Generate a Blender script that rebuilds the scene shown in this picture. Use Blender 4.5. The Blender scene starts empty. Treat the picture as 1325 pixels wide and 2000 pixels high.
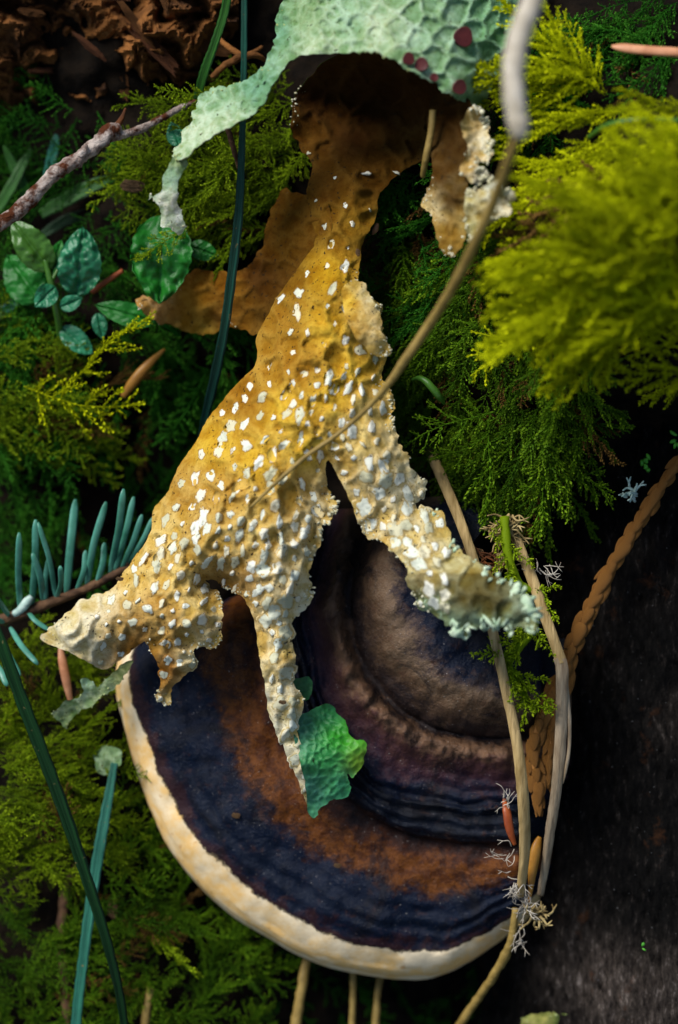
import bpy, math, random
import numpy as np
from mathutils import Matrix, Vector
from mathutils.geometry import delaunay_2d_cdt

random.seed(7)
rng = np.random.default_rng(7)
scene = bpy.context.scene
col = scene.collection

# ------------------------------------------------------------------ frame, camera, light
S = 1e-4                 # one layout unit is 0.1 mm
D = 4500.0               # camera to the plane of the lichen, in layout units (45 cm)
PITCH = math.radians(55) # the camera looks down onto a mossy bank
RM = np.array([[1, 0, 0],
               [0, math.sin(PITCH), -math.cos(PITCH)],
               [0, math.cos(PITCH), math.sin(PITCH)]])   # bank frame (right, up the bank, out of the bank) -> world


def P(px, py, z):
    """A point of the bank: how far right, how far up the bank, how far out of it (vectorised)."""
    k = (D - z) / D
    return np.stack([(px - 662.5) * k, (1000.0 - py) * k, z + 0 * px], -1)


def W(v):
    return (np.asarray(v, float) @ RM.T) * S


cam = bpy.data.cameras.new('camera')
cam.sensor_fit = 'VERTICAL'
cam.sensor_height = 36
cam.sensor_width = 24
cam.lens = 36 * D / 2000
cam.clip_start = 0.01
cam.clip_end = 100
cam.dof.use_dof = True
cam.dof.focus_distance = (D + 55) * S
cam.dof.aperture_fstop = 7.4
camo = bpy.data.objects.new('camera', cam)
col.objects.link(camo)
camo.location = W([0, 0, D])
camo.rotation_euler = (math.pi / 2 - PITCH, 0, 0)
scene.camera = camo

SUN_L = np.array([-0.50, 0.66, 0.66])
sd = RM @ (SUN_L / np.linalg.norm(SUN_L))
elev = math.asin(sd[2])
azim = math.atan2(sd[0], sd[1])
world = bpy.data.worlds.new('World')
scene.world = world
world.use_nodes = True
wn = world.node_tree.nodes
sky = wn.new('ShaderNodeTexSky')
sky.sky_type = 'NISHITA'
sky.sun_disc = False
sky.sun_elevation = elev
sky.sun_rotation = azim
wn['Background'].inputs['Strength'].default_value = 0.05
world.node_tree.links.new(sky.outputs[0], wn['Background'].inputs['Color'])
sun = bpy.data.lights.new('sun', 'SUN')
sun.energy = 2.1
sun.angle = math.radians(28)
sun.color = (1.0, 0.98, 0.95)
suno = bpy.data.objects.new('sun', sun)
col.objects.link(suno)
suno.rotation_euler = Vector((-sd[0], -sd[1], -sd[2])).to_track_quat('-Z', 'Y').to_euler()
scene.view_settings.view_transform = 'Standard'
scene.view_settings.look = 'None'
scene.view_settings.exposure = 1.2
scene.view_settings.gamma = 1.0

# ------------------------------------------------------------------ noise and maths helpers


def _hash(ix, iy, seed):
    n = (ix.astype(np.int64) * 374761393 + iy.astype(np.int64) * 668265263 + seed * 1442695041) & 0x7fffffff
    n = ((n ^ (n >> 13)) * 1274126177) & 0x7fffffff
    return ((n ^ (n >> 16)) & 0xffff) / 65535.0


def vnoise(x, y, seed=0):
    ix = np.floor(x); iy = np.floor(y)
    fx = x - ix; fy = y - iy
    fx = fx * fx * (3 - 2 * fx); fy = fy * fy * (3 - 2 * fy)
    a = _hash(ix, iy, seed); b = _hash(ix + 1, iy, seed)
    c = _hash(ix, iy + 1, seed); d = _hash(ix + 1, iy + 1, seed)
    return (a * (1 - fx) + b * fx) * (1 - fy) + (c * (1 - fx) + d * fx) * fy * 1.0


def fbm(x, y, scale, seed=0, octs=4):
    """-1..1 fractal noise with features of SCALE units."""
    x = np.asarray(x, float) / scale; y = np.asarray(y, float) / scale
    o = 0; a = 1.0; t = 0
    for k in range(octs):
        o = o + a * (vnoise(x + 17.3 * k, y - 9.1 * k, seed + k) * 2 - 1); t += a
        x = x * 2.03; y = y * 2.03; a *= 0.5
    return o / t * 1.6


def rbf(ctrl, reg=1e-3):
    c = np.array(ctrl, float)
    xy = c[:, :2] / 500.0
    n = len(c)

    def ker(r2):
        return 0.5 * r2 * np.log(r2 + 1e-12)
    K = ker(((xy[:, None] - xy[None]) ** 2).sum(-1)) + reg * np.eye(n)
    Q = np.c_[np.ones(n), xy]
    A = np.block([[K, Q], [Q.T, np.zeros((3, 3))]])
    w = np.linalg.solve(A, np.r_[c[:, 2], 0, 0, 0])

    def f(px, py):
        px = np.asarray(px, float); sh = px.shape
        q = np.c_[px.ravel(), np.asarray(py, float).ravel()] / 500.0
        out = np.empty(len(q))
        for i in range(0, len(q), 8000):
            qq = q[i:i + 8000]
            out[i:i + 8000] = ker(((qq[:, None] - xy[None]) ** 2).sum(-1)) @ w[:n] + np.c_[np.ones(len(qq)), qq] @ w[n:]
        return out.reshape(sh)
    return f


def catmull(pts, n, closed=False):
    p = np.array(pts, float)
    m = len(p)
    t = np.linspace(0, m if closed else m - 1, n, endpoint=not closed)
    i = np.minimum(np.floor(t).astype(int), (m - 1 if closed else m - 2)); f = (t - i)[:, None]
    g = (lambda k: p[k % m]) if closed else (lambda k: p[np.clip(k, 0, m - 1)])
    a, b, c, d = g(i - 1), g(i), g(i + 1), g(i + 2)
    return 0.5 * (2 * b + (c - a) * f + (2 * a - 5 * b + 4 * c - d) * f ** 2 + (3 * b - a - 3 * c + d) * f ** 3)


def voro(x, y, cells):
    d1 = np.full(len(x), 1e9); d2 = np.full(len(x), 1e9)
    q = np.c_[x, y]
    for i in range(0, len(q), 4000):
        dd = np.sqrt(((q[i:i + 4000, None] - cells[None]) ** 2).sum(-1))
        pr = np.partition(dd, 1, axis=1)
        d1[i:i + 4000] = pr[:, 0]; d2[i:i + 4000] = pr[:, 1]
    return d1, d2


def poisson(poly, box, rad, tries=6000, r=None, cond=None):
    """Scattered points inside POLY (or anywhere in BOX) at least RAD(x, y) apart."""
    r = r or rng
    x = r.uniform(box[0], box[2], tries); y = r.uniform(box[1], box[3], tries)
    if poly is not None:
        k = in_poly(x, y, poly); x = x[k]; y = y[k]
    out = np.empty((len(x), 2)); n = 0
    for a, b in zip(x, y):
        if cond is not None and not cond(a, b):
            continue
        q = rad(a, b) if callable(rad) else rad
        if n and (((out[:n] - (a, b)) ** 2).sum(1) < q * q).any():
            continue
        out[n] = (a, b); n += 1
    return out[:n]


def in_poly(px, py, poly):
    x = np.asarray(px, float); y = np.asarray(py, float)
    res = np.zeros(np.broadcast(x, y).shape, bool)
    n = len(poly)
    for i in range(n):
        x0, y0 = poly[i][0], poly[i][1]; x1, y1 = poly[i - 1][0], poly[i - 1][1]
        if y0 == y1:
            continue
        res ^= ((y0 > y) != (y1 > y)) & (x < (x1 - x0) * (y - y0) / (y1 - y0) + x0)
    return res


# ------------------------------------------------------------------ object helpers


def mesh_data(name, v, faces, mats=(), attrs=None, smooth=True, mat_idx=None, normals=None):
    me = bpy.data.meshes.new(name)
    v = np.asarray(v, np.float32)
    if isinstance(faces, np.ndarray):
        k = faces.shape[1]; flat = faces.ravel(); nf = len(faces)
        tot = np.full(nf, k); start = np.arange(nf) * k
    else:
        tot = np.array([len(f) for f in faces]); flat = np.array([i for f in faces for i in f])
        start = np.r_[0, np.cumsum(tot)[:-1]]; nf = len(faces)
    me.vertices.add(len(v)); me.vertices.foreach_set('co', v.ravel())
    me.loops.add(len(flat)); me.loops.foreach_set('vertex_index', flat.astype(np.int32))
    me.polygons.add(nf)
    me.polygons.foreach_set('loop_start', start.astype(np.int32))
    me.polygons.foreach_set('loop_total', tot.astype(np.int32))
    if mat_idx is not None:
        me.polygons.foreach_set('material_index', np.asarray(mat_idx, np.int32))
    me.polygons.foreach_set('use_smooth', np.full(nf, smooth))
    for m in mats:
        me.materials.append(m)
    me.update(calc_edges=True)
    if nf < 60000:
        me.validate()
    for k, a in (attrs or {}).items():
        a = np.asarray(a, np.float32)
        if a.ndim == 1:
            at = me.attributes.new(k, 'FLOAT', 'POINT'); at.data.foreach_set('value', a)
        else:
            at = me.attributes.new(k, 'FLOAT_COLOR', 'POINT')
            at.data.foreach_set('color', np.c_[a, np.ones(len(a))].astype(np.float32).ravel())
    if normals is not None:
        me.normals_split_custom_set_from_vertices([tuple(n) for n in normals])
    return me


def tag(o, label=None, cat=None, group=None, kind=None):
    if label: o['label'] = label
    if cat: o['category'] = cat
    if group: o['group'] = group
    if kind: o['kind'] = kind
    return o


def link(name, data, parent=None, loc=None, mw=None):
    o = bpy.data.objects.new(name, data)
    col.objects.link(o)
    if parent is not None:
        o.parent = parent
    if loc is not None:
        o.location = loc
    if mw is not None:
        o.matrix_world = mw
    return o


def empty(name, base):
    """An Empty at a thing's base (bank units)."""
    o = bpy.data.objects.new(name, None)
    o.empty_display_size = 0.005
    col.objects.link(o)
    o.location = W(base)
    return o


def build(name, v, faces, mats, parent=None, attrs=None, base=None, **kw):
    """Link a mesh given in bank units; under a parent it is expressed from the parent's base."""
    w = W(v)
    if parent is not None:
        org = np.zeros(3)
        q = parent
        while q is not None:
            org = org + np.array(q.location); q = q.parent
    else:
        org = W(base) if base is not None else W(np.asarray(v).mean(0))
    if 'normals' in kw and kw['normals'] is not None:
        kw['normals'] = np.asarray(kw['normals']) @ RM.T
    me = mesh_data(name, w - org, faces, mats if isinstance(mats, (list, tuple)) else [mats], attrs, **kw)
    return link(name, me, parent, None if parent is not None else org)


def frames(path):
    p = np.asarray(path, float)
    t = np.gradient(p, axis=0); t /= np.linalg.norm(t, axis=1)[:, None] + 1e-9
    n = np.cross(t[0], [0.3, 0.2, 1.0]); n /= np.linalg.norm(n)
    N = []
    for k in range(len(p)):
        n = n - t[k] * n.dot(t[k]); n /= np.linalg.norm(n) + 1e-9
        N.append(n)
    N = np.array(N)
    return t, N, np.cross(t, N)


def tube_geo(path, rad, sides=8, lump=0.0, groove=0, seed=0, flat=1.0):
    """Vertices and faces of a closed tapered tube along PATH (k x 3, bank units)."""
    p = np.asarray(path, float); k = len(p)
    t, n, b = frames(p)
    a = np.linspace(0, 2 * np.pi, sides, endpoint=False)
    r = np.broadcast_to(np.asarray(rad, float), (k,))[:, None] * np.ones((k, sides))
    if groove:
        r = r * (1 + 0.10 * np.sign(np.sin(a * groove + 0.4))[None])
    if lump:
        ss = np.cumsum(np.r_[0, np.linalg.norm(np.diff(p, axis=0), axis=1)])[:, None]
        r = r * (1 + lump * fbm(ss + 0 * a, np.cos(a)[None] * 14 + seed * 31, 14.0, seed))
    v = p[:, None] + r[..., None] * (np.cos(a)[None, :, None] * n[:, None] + flat * np.sin(a)[None, :, None] * b[:, None])
    v = v.reshape(-1, 3)
    i = np.arange(k - 1)[:, None] * sides; j = np.arange(sides)[None]; j2 = (j + 1) % sides
    f = np.stack([i + j, i + j2, i + sides + j2, i + sides + j], -1).reshape(-1, 4)
    v = np.r_[v, p[:1], p[-1:]]
    c0 = np.c_[np.full(sides, k * sides), (np.arange(sides) + 1) % sides, np.arange(sides)]
    e = (k - 1) * sides
    c1 = np.c_[np.full(sides, k * sides + 1), e + np.arange(sides), e + (np.arange(sides) + 1) % sides]
    return v, [tuple(q) for q in f] + [tuple(q) for q in c0] + [tuple(q) for q in c1]


def path_of(pts, n):
    """Smooth path through (right, up, out, radius) rows."""
    c = catmull(pts, n)
    return P(c[:, 0], c[:, 1], c[:, 2]), c[:, 3]


def merge(parts):
    vs, fs, o = [], [], 0
    for v, f in parts:
        vs.append(v)
        fs += [tuple(int(i) + o for i in q) for q in f]
        o += len(v)
    return np.concatenate(vs), fs


def ico(sub=1):
    import bmesh
    bm = bmesh.new(); bmesh.ops.create_icosphere(bm, subdivisions=sub, radius=1)
    v = np.array([x.co[:] for x in bm.verts]); f = np.array([[y.index for y in q.verts] for q in bm.faces]); bm.free()
    return v, f


def normals_of(v, f):
    n = np.zeros_like(v)
    fn = np.cross(v[f[:, 1]] - v[f[:, 0]], v[f[:, 2]] - v[f[:, 0]])
    for k in range(3):
        np.add.at(n, f[:, k], fn)
    return n / (np.linalg.norm(n, axis=1)[:, None] + 1e-12)


# ------------------------------------------------------------------ materials


class NT:
    def __init__(self, name):
        self.m = bpy.data.materials.new(name); self.m.use_nodes = True
        self.t = self.m.node_tree; self.n = self.t.nodes; self.l = self.t.links
        self.b = self.n['Principled BSDF']; self.out = self.n['Material Output']

    def node(self, kind, **kw):
        x = self.n.new('ShaderNode' + kind)
        for k, v in kw.items():
            setattr(x, k, v)
        return x

    def put(self, sock, val):
        if hasattr(val, 'is_output'):
            self.l.new(val, sock)
        elif isinstance(val, (tuple, list)) and len(val) == 3 and sock.type == 'RGBA':
            sock.default_value = (*val, 1)
        else:
            sock.default_value = val

    def coord(self, stretch=None):
        tc = self.node('TexCoord')
        if stretch is None:
            return tc.outputs['Object']
        mp = self.node('Mapping'); mp.inputs['Scale'].default_value = stretch
        self.l.new(tc.outputs['Object'], mp.inputs[0])
        return mp.outputs[0]

    def noise(self, scale, detail=4, rough=0.6, dist=0.0, vec=None):
        x = self.node('TexNoise'); x.inputs['Scale'].default_value = scale
        x.inputs['Detail'].default_value = detail; x.inputs['Roughness'].default_value = rough
        x.inputs['Distortion'].default_value = dist
        self.l.new(vec or self.coord(), x.inputs['Vector'])
        return x.outputs['Fac']

    def ramp(self, fac, stops, interp='LINEAR'):
        x = self.node('ValToRGB'); cr = x.color_ramp; cr.interpolation = interp
        while len(cr.elements) < len(stops):
            cr.elements.new(0.5)
        for e, (p, c) in zip(cr.elements, sorted(stops, key=lambda q: q[0])):
            e.position = p; e.color = (*c, 1) if len(c) == 3 else c
        self.l.new(fac, x.inputs[0])
        return x.outputs[0]

    def mix(self, fac, a, b, mode='MIX'):
        x = self.node('Mix', data_type='RGBA', blend_type=mode)
        self.put(x.inputs[0], fac); self.put(x.inputs[6], a); self.put(x.inputs[7], b)
        return x.outputs[2]

    def math(self, op, a, b=0.0, c=0.0):
        x = self.node('Math', operation=op)
        self.put(x.inputs[0], a); self.put(x.inputs[1], b); self.put(x.inputs[2], c)
        return x.outputs[0]

    def attr(self, name, out='Fac'):
        x = self.node('Attribute', attribute_name=name)
        return x.outputs[out]

    def bump(self, h, dist, strength=1.0):
        x = self.node('Bump'); x.inputs['Distance'].default_value = dist; x.inputs['Strength'].default_value = strength
        self.l.new(h, x.inputs['Height'])
        self.l.new(x.outputs[0], self.b.inputs['Normal'])

    def finish(self, color, rough=0.7, spec=0.3, trans=0.0, sss=0.0, coat=0.0, coat_rough=0.3):
        self.put(self.b.inputs['Base Color'], color)
        self.put(self.b.inputs['Roughness'], rough)
        self.put(self.b.inputs['Specular IOR Level'], spec)
        if sss:
            self.b.inputs['Subsurface Weight'].default_value = sss
            self.b.inputs['Subsurface Radius'].default_value = (1, 0.6, 0.25)
            self.b.inputs['Subsurface Scale'].default_value = 0.0008
        if coat:
            self.b.inputs['Coat Weight'].default_value = coat
            self.b.inputs['Coat Roughness'].default_value = coat_rough
        if trans:
            t = self.node('BsdfTranslucent'); self.put(t.inputs[0], color)
            mx = self.node('MixShader'); mx.inputs[0].default_value = trans
            self.l.new(self.b.outputs[0], mx.inputs[1]); self.l.new(t.outputs[0], mx.inputs[2])
            self.l.new(mx.outputs[0], self.out.inputs['Surface'])
        return self.m


def mul(c, k):
    return tuple(x * k for x in c)


def simple(name, c1, c2, scale, bump_d=0.0001, rough=0.7, spec=0.3, trans=0.0, detail=5, stretch=None, bscale=None, lo=0.32, hi=0.68):
    m = NT(name)
    vec = m.coord(stretch)
    f = m.noise(scale, detail, vec=vec)
    c = m.ramp(f, [(lo, c1), (hi, c2)])
    if bump_d:
        m.bump(m.noise(bscale or scale * 2.5, 5, vec=vec), bump_d)
    return m.finish(c, rough, spec, trans)


def moss_mat(name, old, young, tip, trans=0.25):
    """Feather moss: old growth, young growth and paler branch tips; each frond has its own age."""
    m = NT(name)
    a = m.attr('age')
    base = m.mix(a, old, young)
    f = m.noise(300, 2)
    base = m.mix(m.math('MULTIPLY', f, 0.6), base, young)
    t = m.math('POWER', m.attr('tip'), 2.2)
    c = m.mix(m.math('MULTIPLY', t, a), base, tip)
    c = m.mix(m.math('LESS_THAN', a, 0.015), c, m.mix(m.attr('tip'), (0.045, 0.022, 0.006), (0.20, 0.11, 0.025)))   # dead fronds
    return m.finish(c, 0.6, 0.06, trans)


def lichen_mat(name, cellc=None, speck=(0.03, 0.018, 0.008), bump=0.0003, rough=0.9, dirt=0.8, sp_hi=0.36, spec=0.06, stain=(0.66, 0.48, 0.18), stain_amt=0.6):
    """Thallus skin: its local tint, dirt settled in the cells, brownish stains, dark specks, a felted nap."""
    m = NT(name)
    c = m.attr('tint', 'Color')
    n1 = m.noise(260, 8, 0.72, 0.6)
    c = m.mix(m.ramp(n1, [(0.36, (stain_amt,) * 3), (0.56, (0, 0, 0))]), c, m.mix(1.0, c, stain, 'MULTIPLY'))
    n4 = m.noise(1100, 5, 0.75)
    c = m.mix(m.ramp(n4, [(0.34, (0.55, 0.55, 0.55)), (0.52, (0, 0, 0))]), c, m.mix(1.0, c, (0.66, 0.54, 0.30), 'MULTIPLY'))
    if cellc is not None:
        k = m.math('MULTIPLY', m.attr('cell'), m.ramp(m.noise(190, 3), [(0.32, (0, 0, 0)), (0.58, (1, 1, 1))]))
        c = m.mix(m.math('MULTIPLY', k, dirt), c, m.mix(1.0, c, cellc, 'MULTIPLY'))
    n2 = m.noise(1300, 2, 0.5)
    n3 = m.noise(120, 3)
    sp = m.math('MULTIPLY', m.ramp(n2, [(sp_hi - 0.03, (1, 1, 1)), (sp_hi, (0, 0, 0))]), m.ramp(n3, [(0.40, (0, 0, 0)), (0.55, (1, 1, 1))]))
    c = m.mix(sp, c, speck)
    h = m.math('ADD', m.noise(3000, 5, 0.75), m.math('MULTIPLY', m.noise(800, 5, 0.7), 1.6))
    m.bump(h, bump)
    return m.finish(c, rough, spec, 0.0)


M = {}
M['soil'] = simple('dark_humus', (0.002, 0.0015, 0.001), (0.010, 0.006, 0.003), 260, 0.0006, 0.95, 0.1)
M['moss_bright'] = moss_mat('bright_feather_moss', (0.035, 0.06, 0.001), (0.50, 0.55, 0.002), (0.82, 0.86, 0.008))  # bright yellow green moss, its own growth colour
M['moss_mid'] = moss_mat('green_feather_moss', (0.006, 0.028, 0.002), (0.065, 0.160, 0.004), (0.22, 0.35, 0.012))
M['moss_yellow'] = moss_mat('yellow_green_feather_moss', (0.010, 0.032, 0.001), (0.150, 0.245, 0.004), (0.42, 0.54, 0.015))
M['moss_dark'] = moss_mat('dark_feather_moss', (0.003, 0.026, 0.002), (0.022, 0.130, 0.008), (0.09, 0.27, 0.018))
M['lichen_tan'] = lichen_mat('tan_felted_lichen', cellc=(0.70, 0.58, 0.20))
M['lichen_mint'] = lichen_mat('mint_green_lichen', cellc=(0.42, 0.56, 0.38), speck=(0.05, 0.05, 0.02), bump=0.00034, rough=0.7, dirt=0.9, sp_hi=0.34, spec=0.08, stain=(0.50, 0.62, 0.36), stain_amt=0.85)
M['lichen_green'] = lichen_mat('wet_green_lichen', cellc=(0.35, 0.7, 0.45), speck=(0.02, 0.04, 0.01), bump=0.00010, rough=0.4, dirt=0.6, sp_hi=0.28, spec=0.35, stain=(0.5, 0.7, 0.4), stain_amt=0.6)


def fungus_mat():
    m = NT('bracket_cap')
    blk = (0.002, 0.003, 0.006); blu = (0.003, 0.007, 0.020); tan = (0.15, 0.098, 0.060); pur = (0.045, 0.018, 0.024)
    rust = (0.145, 0.046, 0.007); brn = (0.055, 0.016, 0.006); cream = (0.76, 0.47, 0.16); white = (0.82, 0.67, 0.44)
    r = m.attr('ring')
    n = m.math('SUBTRACT', m.noise(130, 6, 0.65), 0.5)
    n2 = m.math('SUBTRACT', m.noise(600, 7, 0.78), 0.5)
    k = m.math('ADD', m.math('MULTIPLY', r, 1 / 16.0), m.math('ADD', m.math('MULTIPLY', n, 0.11), m.math('MULTIPLY', n2, 0.10)))
    z = [(0, blk), (1.3, blu), (1.65, (0.06, 0.04, 0.035)), (1.95, tan), (2.35, (0.10, 0.058, 0.032)), (2.95, (0.03, 0.018, 0.014)), (3.3, (0.012, 0.008, 0.008)),
         (3.6, (0.08, 0.043, 0.024)), (4.05, (0.15, 0.082, 0.046)), (4.5, (0.07, 0.03, 0.024)), (5.0, pur), (5.6, blu), (6.1, blk), (6.5, (0.006, 0.009, 0.018)), (7.1, blk), (7.6, (0.03, 0.012, 0.008)),
         (7.85, brn), (8.15, rust), (8.4, brn), (8.65, rust), (8.95, (0.04, 0.014, 0.008)), (9.25, blu), (10.3, (0.003, 0.007, 0.018)), (10.6, blu), (10.9, (0.028, 0.011, 0.014))]
    cap = m.ramp(k, [(p / 16.0, c) for p, c in z])
    # soot-dark blotches and paler rubbed spots break up the zones
    bl = m.ramp(m.noise(75, 8, 0.72, 0.8), [(0.52, (0, 0, 0)), (0.64, (0.85, 0.85, 0.85))])
    cap = m.mix(bl, cap, (0.006, 0.006, 0.009))
    rb = m.ramp(m.noise(300, 8, 0.75, 0.5), [(0.57, (0, 0, 0)), (0.70, (0.6, 0.6, 0.6))])
    cap = m.mix(rb, cap, (0.085, 0.036, 0.022))
    # the pale growing margin starts at a ragged line
    edge = m.math('ADD', r, m.math('MULTIPLY', n2, 0.55))
    e = m.ramp(m.math('SUBTRACT', edge, 10.55), [(0.46, (0, 0, 0)), (0.54, (1, 1, 1))])
    cr = m.ramp(m.math('ADD', m.math('MULTIPLY', r, 0.2), m.math('SUBTRACT', m.math('MULTIPLY', n, 1.5), 2.05)), [(0.08, white), (0.25, (0.74, 0.55, 0.30)), (0.42, cream), (0.7, white)])
    spot = m.ramp(m.noise(420, 3, 0.5), [(0.66, (0, 0, 0)), (0.72, (1, 1, 1))])
    cr = m.mix(m.math('MULTIPLY', spot, 0.6), cr, (0.45, 0.20, 0.035))
    c = m.mix(e, cap, cr)
    dust = m.ramp(m.noise(2600, 1, 0.4), [(0.75, (0, 0, 0)), (0.775, (1, 1, 1))])
    c = m.mix(m.math('MULTIPLY', dust, 0.5), c, (0.42, 0.38, 0.34))
    h = m.math('ADD', m.noise(260, 8, 0.7), m.math('MULTIPLY', m.noise(1900, 4, 0.7), 0.35))
    h = m.math('MULTIPLY', h, m.math('SUBTRACT', 1.0, m.math('MULTIPLY', e, 0.85)))
    m.bump(h, 0.0008)
    g = m.ramp(m.noise(200, 4), [(0.38, (0.24, 0.24, 0.24)), (0.62, (0.42, 0.42, 0.42))])
    return m.finish(c, m.mix(e, g, (0.6, 0.6, 0.6)), 0.17)


M['fungus'] = fungus_mat()


def log_mat():
    m = NT('dark_decayed_wood')
    v = m.coord((1, 0.35, 0.35))
    a = m.noise(900, 6, 0.75, vec=v)
    c = m.ramp(a, [(0.40, (0.0012, 0.0012, 0.0012)), (0.58, (0.005, 0.0045, 0.004)), (0.76, (0.045, 0.036, 0.032))])
    big = m.noise(26, 3, 0.5, 0.4)
    pale = m.ramp(a, [(0.36, (0.008, 0.006, 0.005)), (0.57, (0.07, 0.055, 0.045)), (0.74, (0.32, 0.27, 0.24))])
    c = m.mix(m.math('MULTIPLY', m.attr('weather'), m.ramp(big, [(0.3, (0.2, 0.2, 0.2)), (0.6, (1, 1, 1))])), c, pale)
    rust = m.ramp(m.noise(120, 5, 0.7), [(0.60, (0, 0, 0)), (0.70, (0.6, 0.6, 0.6))])
    c = m.mix(rust, c, (0.05, 0.02, 0.008))
    sp = m.ramp(m.noise(1700, 1, 0.4), [(0.77, (0, 0, 0)), (0.79, (1, 1, 1))])
    c = m.mix(m.math('MULTIPLY', sp, 0.4), c, (0.20, 0.20, 0.20))
    m.bump(m.math('ADD', m.noise(1200, 6, 0.75, vec=v), m.noise(240, 4, vec=v)), 0.0009)
    return m.finish(c, 0.8, 0.06)


M['log'] = log_mat()
M['bark'] = simple('crumbling_brown_bark', (0.012, 0.004, 0.001), (0.26, 0.10, 0.022), 110, 0.0009, 0.9, 0.2, detail=7, bscale=500)
M['bark_red'] = simple('red_rotten_wood', (0.008, 0.003, 0.001), (0.20, 0.060, 0.012), 120, 0.0008, 0.85, 0.25, detail=7, bscale=600)
M['bark_pale'] = simple('pale_bark_flake', (0.08, 0.045, 0.02), (0.33, 0.19, 0.085), 200, 0.0008, 0.9, 0.2, detail=7, bscale=500)
M['twig'] = simple('lichened_grey_twig', (0.075, 0.022, 0.008), (0.50, 0.42, 0.36), 330, 0.0012, 0.9, 0.1, detail=8, lo=0.42, hi=0.62)
M['twig_brown'] = simple('brown_twig', (0.035, 0.015, 0.007), (0.14, 0.07, 0.03), 350, 0.0005, 0.8, 0.3)
M['stem_grey'] = simple('pale_grey_stem', (0.32, 0.27, 0.19), (0.58, 0.52, 0.42), 260, 0.0003, 0.7, 0.3)
M['stem_olive'] = simple('olive_brown_stem', (0.17, 0.11, 0.022), (0.34, 0.23, 0.06), 320, 0.0003, 0.6, 0.35)
M['straw'] = simple('dry_straw', (0.22, 0.14, 0.045), (0.52, 0.37, 0.16), 900, 0.0003, 0.7, 0.3, stretch=(1, 0.15, 0.15), bscale=1600)
M['straw_grey'] = simple('weathered_straw', (0.18, 0.12, 0.065), (0.46, 0.35, 0.22), 900, 0.0003, 0.7, 0.3, stretch=(1, 0.15, 0.15), bscale=1600)


def grass_mat(name, c1, c2, rough, spec, trans):
    """Blade with parallel veins, blotches and small dry flecks."""
    m = NT(name)
    cx = m.node('CombineXYZ'); m.put(cx.inputs[0], m.math('MULTIPLY', m.attr('across'), 5.0)); m.put(cx.inputs[1], m.math('MULTIPLY', m.attr('along'), 3.0))
    st = m.noise(1.0, 3, 0.6, vec=cx.outputs[0])
    c = m.ramp(st, [(0.35, c1), (0.65, c2)])
    c = m.mix(m.ramp(m.noise(90, 4), [(0.4, (0, 0, 0)), (0.7, (0.5, 0.5, 0.5))]), c, mul(c1, 0.6))
    fl = m.ramp(m.noise(700, 3), [(0.68, (0, 0, 0)), (0.72, (0.8, 0.8, 0.8))])
    c = m.mix(fl, c, (0.22, 0.16, 0.06))
    m.bump(st, 0.0003)
    return m.finish(c, rough, spec, trans)


M['grass_teal'] = grass_mat('bluish_grass', (0.004, 0.045, 0.026), (0.016, 0.11, 0.07), 0.4, 0.35, 0.1)
M['grass_green'] = grass_mat('green_grass', (0.010, 0.065, 0.005), (0.035, 0.15, 0.012), 0.45, 0.3, 0.15)
M['grass_dark'] = grass_mat('dark_green_grass', (0.002, 0.020, 0.003), (0.007, 0.050, 0.008), 0.5, 0.25, 0.1)
M['grass_pale'] = grass_mat('pale_teal_grass', (0.010, 0.10, 0.06), (0.04, 0.23, 0.15), 0.45, 0.35, 0.15)
M['leaf'] = simple('glossy_green_leaf', (0.006, 0.085, 0.006), (0.018, 0.20, 0.018), 160, 0.0003, 0.4, 0.3, 0.2, bscale=700)
M['leaf_blue'] = simple('bluish_waxy_leaf', (0.008, 0.12, 0.035), (0.035, 0.27, 0.12), 160, 0.0003, 0.35, 0.5, 0.15, bscale=700)
M['leaf_yellow'] = simple('yellow_green_leaf', (0.04, 0.13, 0.012), (0.075, 0.21, 0.02), 160, 0.0002, 0.4, 0.5, 0.25)
M['needle'] = simple('blue_green_needle', (0.025, 0.15, 0.09), (0.10, 0.34, 0.25), 180, 0.0001, 0.4, 0.5, 0.1)
M['needle_orange'] = simple('orange_dead_needle', (0.30, 0.075, 0.012), (0.52, 0.17, 0.05), 300, 0.0001, 0.5, 0.4)
M['needle_pink'] = simple('pinkish_dead_needle', (0.36, 0.13, 0.05), (0.60, 0.28, 0.14), 300, 0.0001, 0.5, 0.4)
M['needle_yellow'] = simple('yellow_dead_needle', (0.27, 0.11, 0.010), (0.42, 0.20, 0.025), 300, 0.0001, 0.45, 0.4)
M['needle_red'] = simple('red_brown_needle', (0.20, 0.035, 0.008), (0.36, 0.08, 0.016), 300, 0.0001, 0.45, 0.4)
M['cedar'] = simple('brown_cedar_scale', (0.20, 0.075, 0.010), (0.44, 0.19, 0.03), 420, 0.0004, 0.6, 0.35)
M['white_thread'] = simple('white_lichen_thread', (0.22, 0.18, 0.13), (0.60, 0.55, 0.46), 500, 0.0001, 0.7, 0.3)
M['tan_thread'] = simple('tan_dry_fibre', (0.16, 0.10, 0.03), (0.50, 0.38, 0.16), 400, 0.0001, 0.7, 0.3)
M['blue_lichen'] = simple('pale_blue_lichen', (0.28, 0.42, 0.36), (0.55, 0.68, 0.60), 400, 0.0002, 0.8, 0.2)
M['fringe'] = simple('whitish_lichen_fringe', (0.40, 0.37, 0.20), (0.76, 0.73, 0.54), 700, 0.0003, 0.8, 0.2)
M['fringe_green'] = simple('yellowish_green_fringe', (0.20, 0.26, 0.07), (0.42, 0.46, 0.20), 700, 0.0002, 0.8, 0.2)
M['fringe_mint'] = simple('mint_lichen_fringe', (0.30, 0.44, 0.28), (0.62, 0.72, 0.52), 500, 0.0003, 0.8, 0.1)
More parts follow.
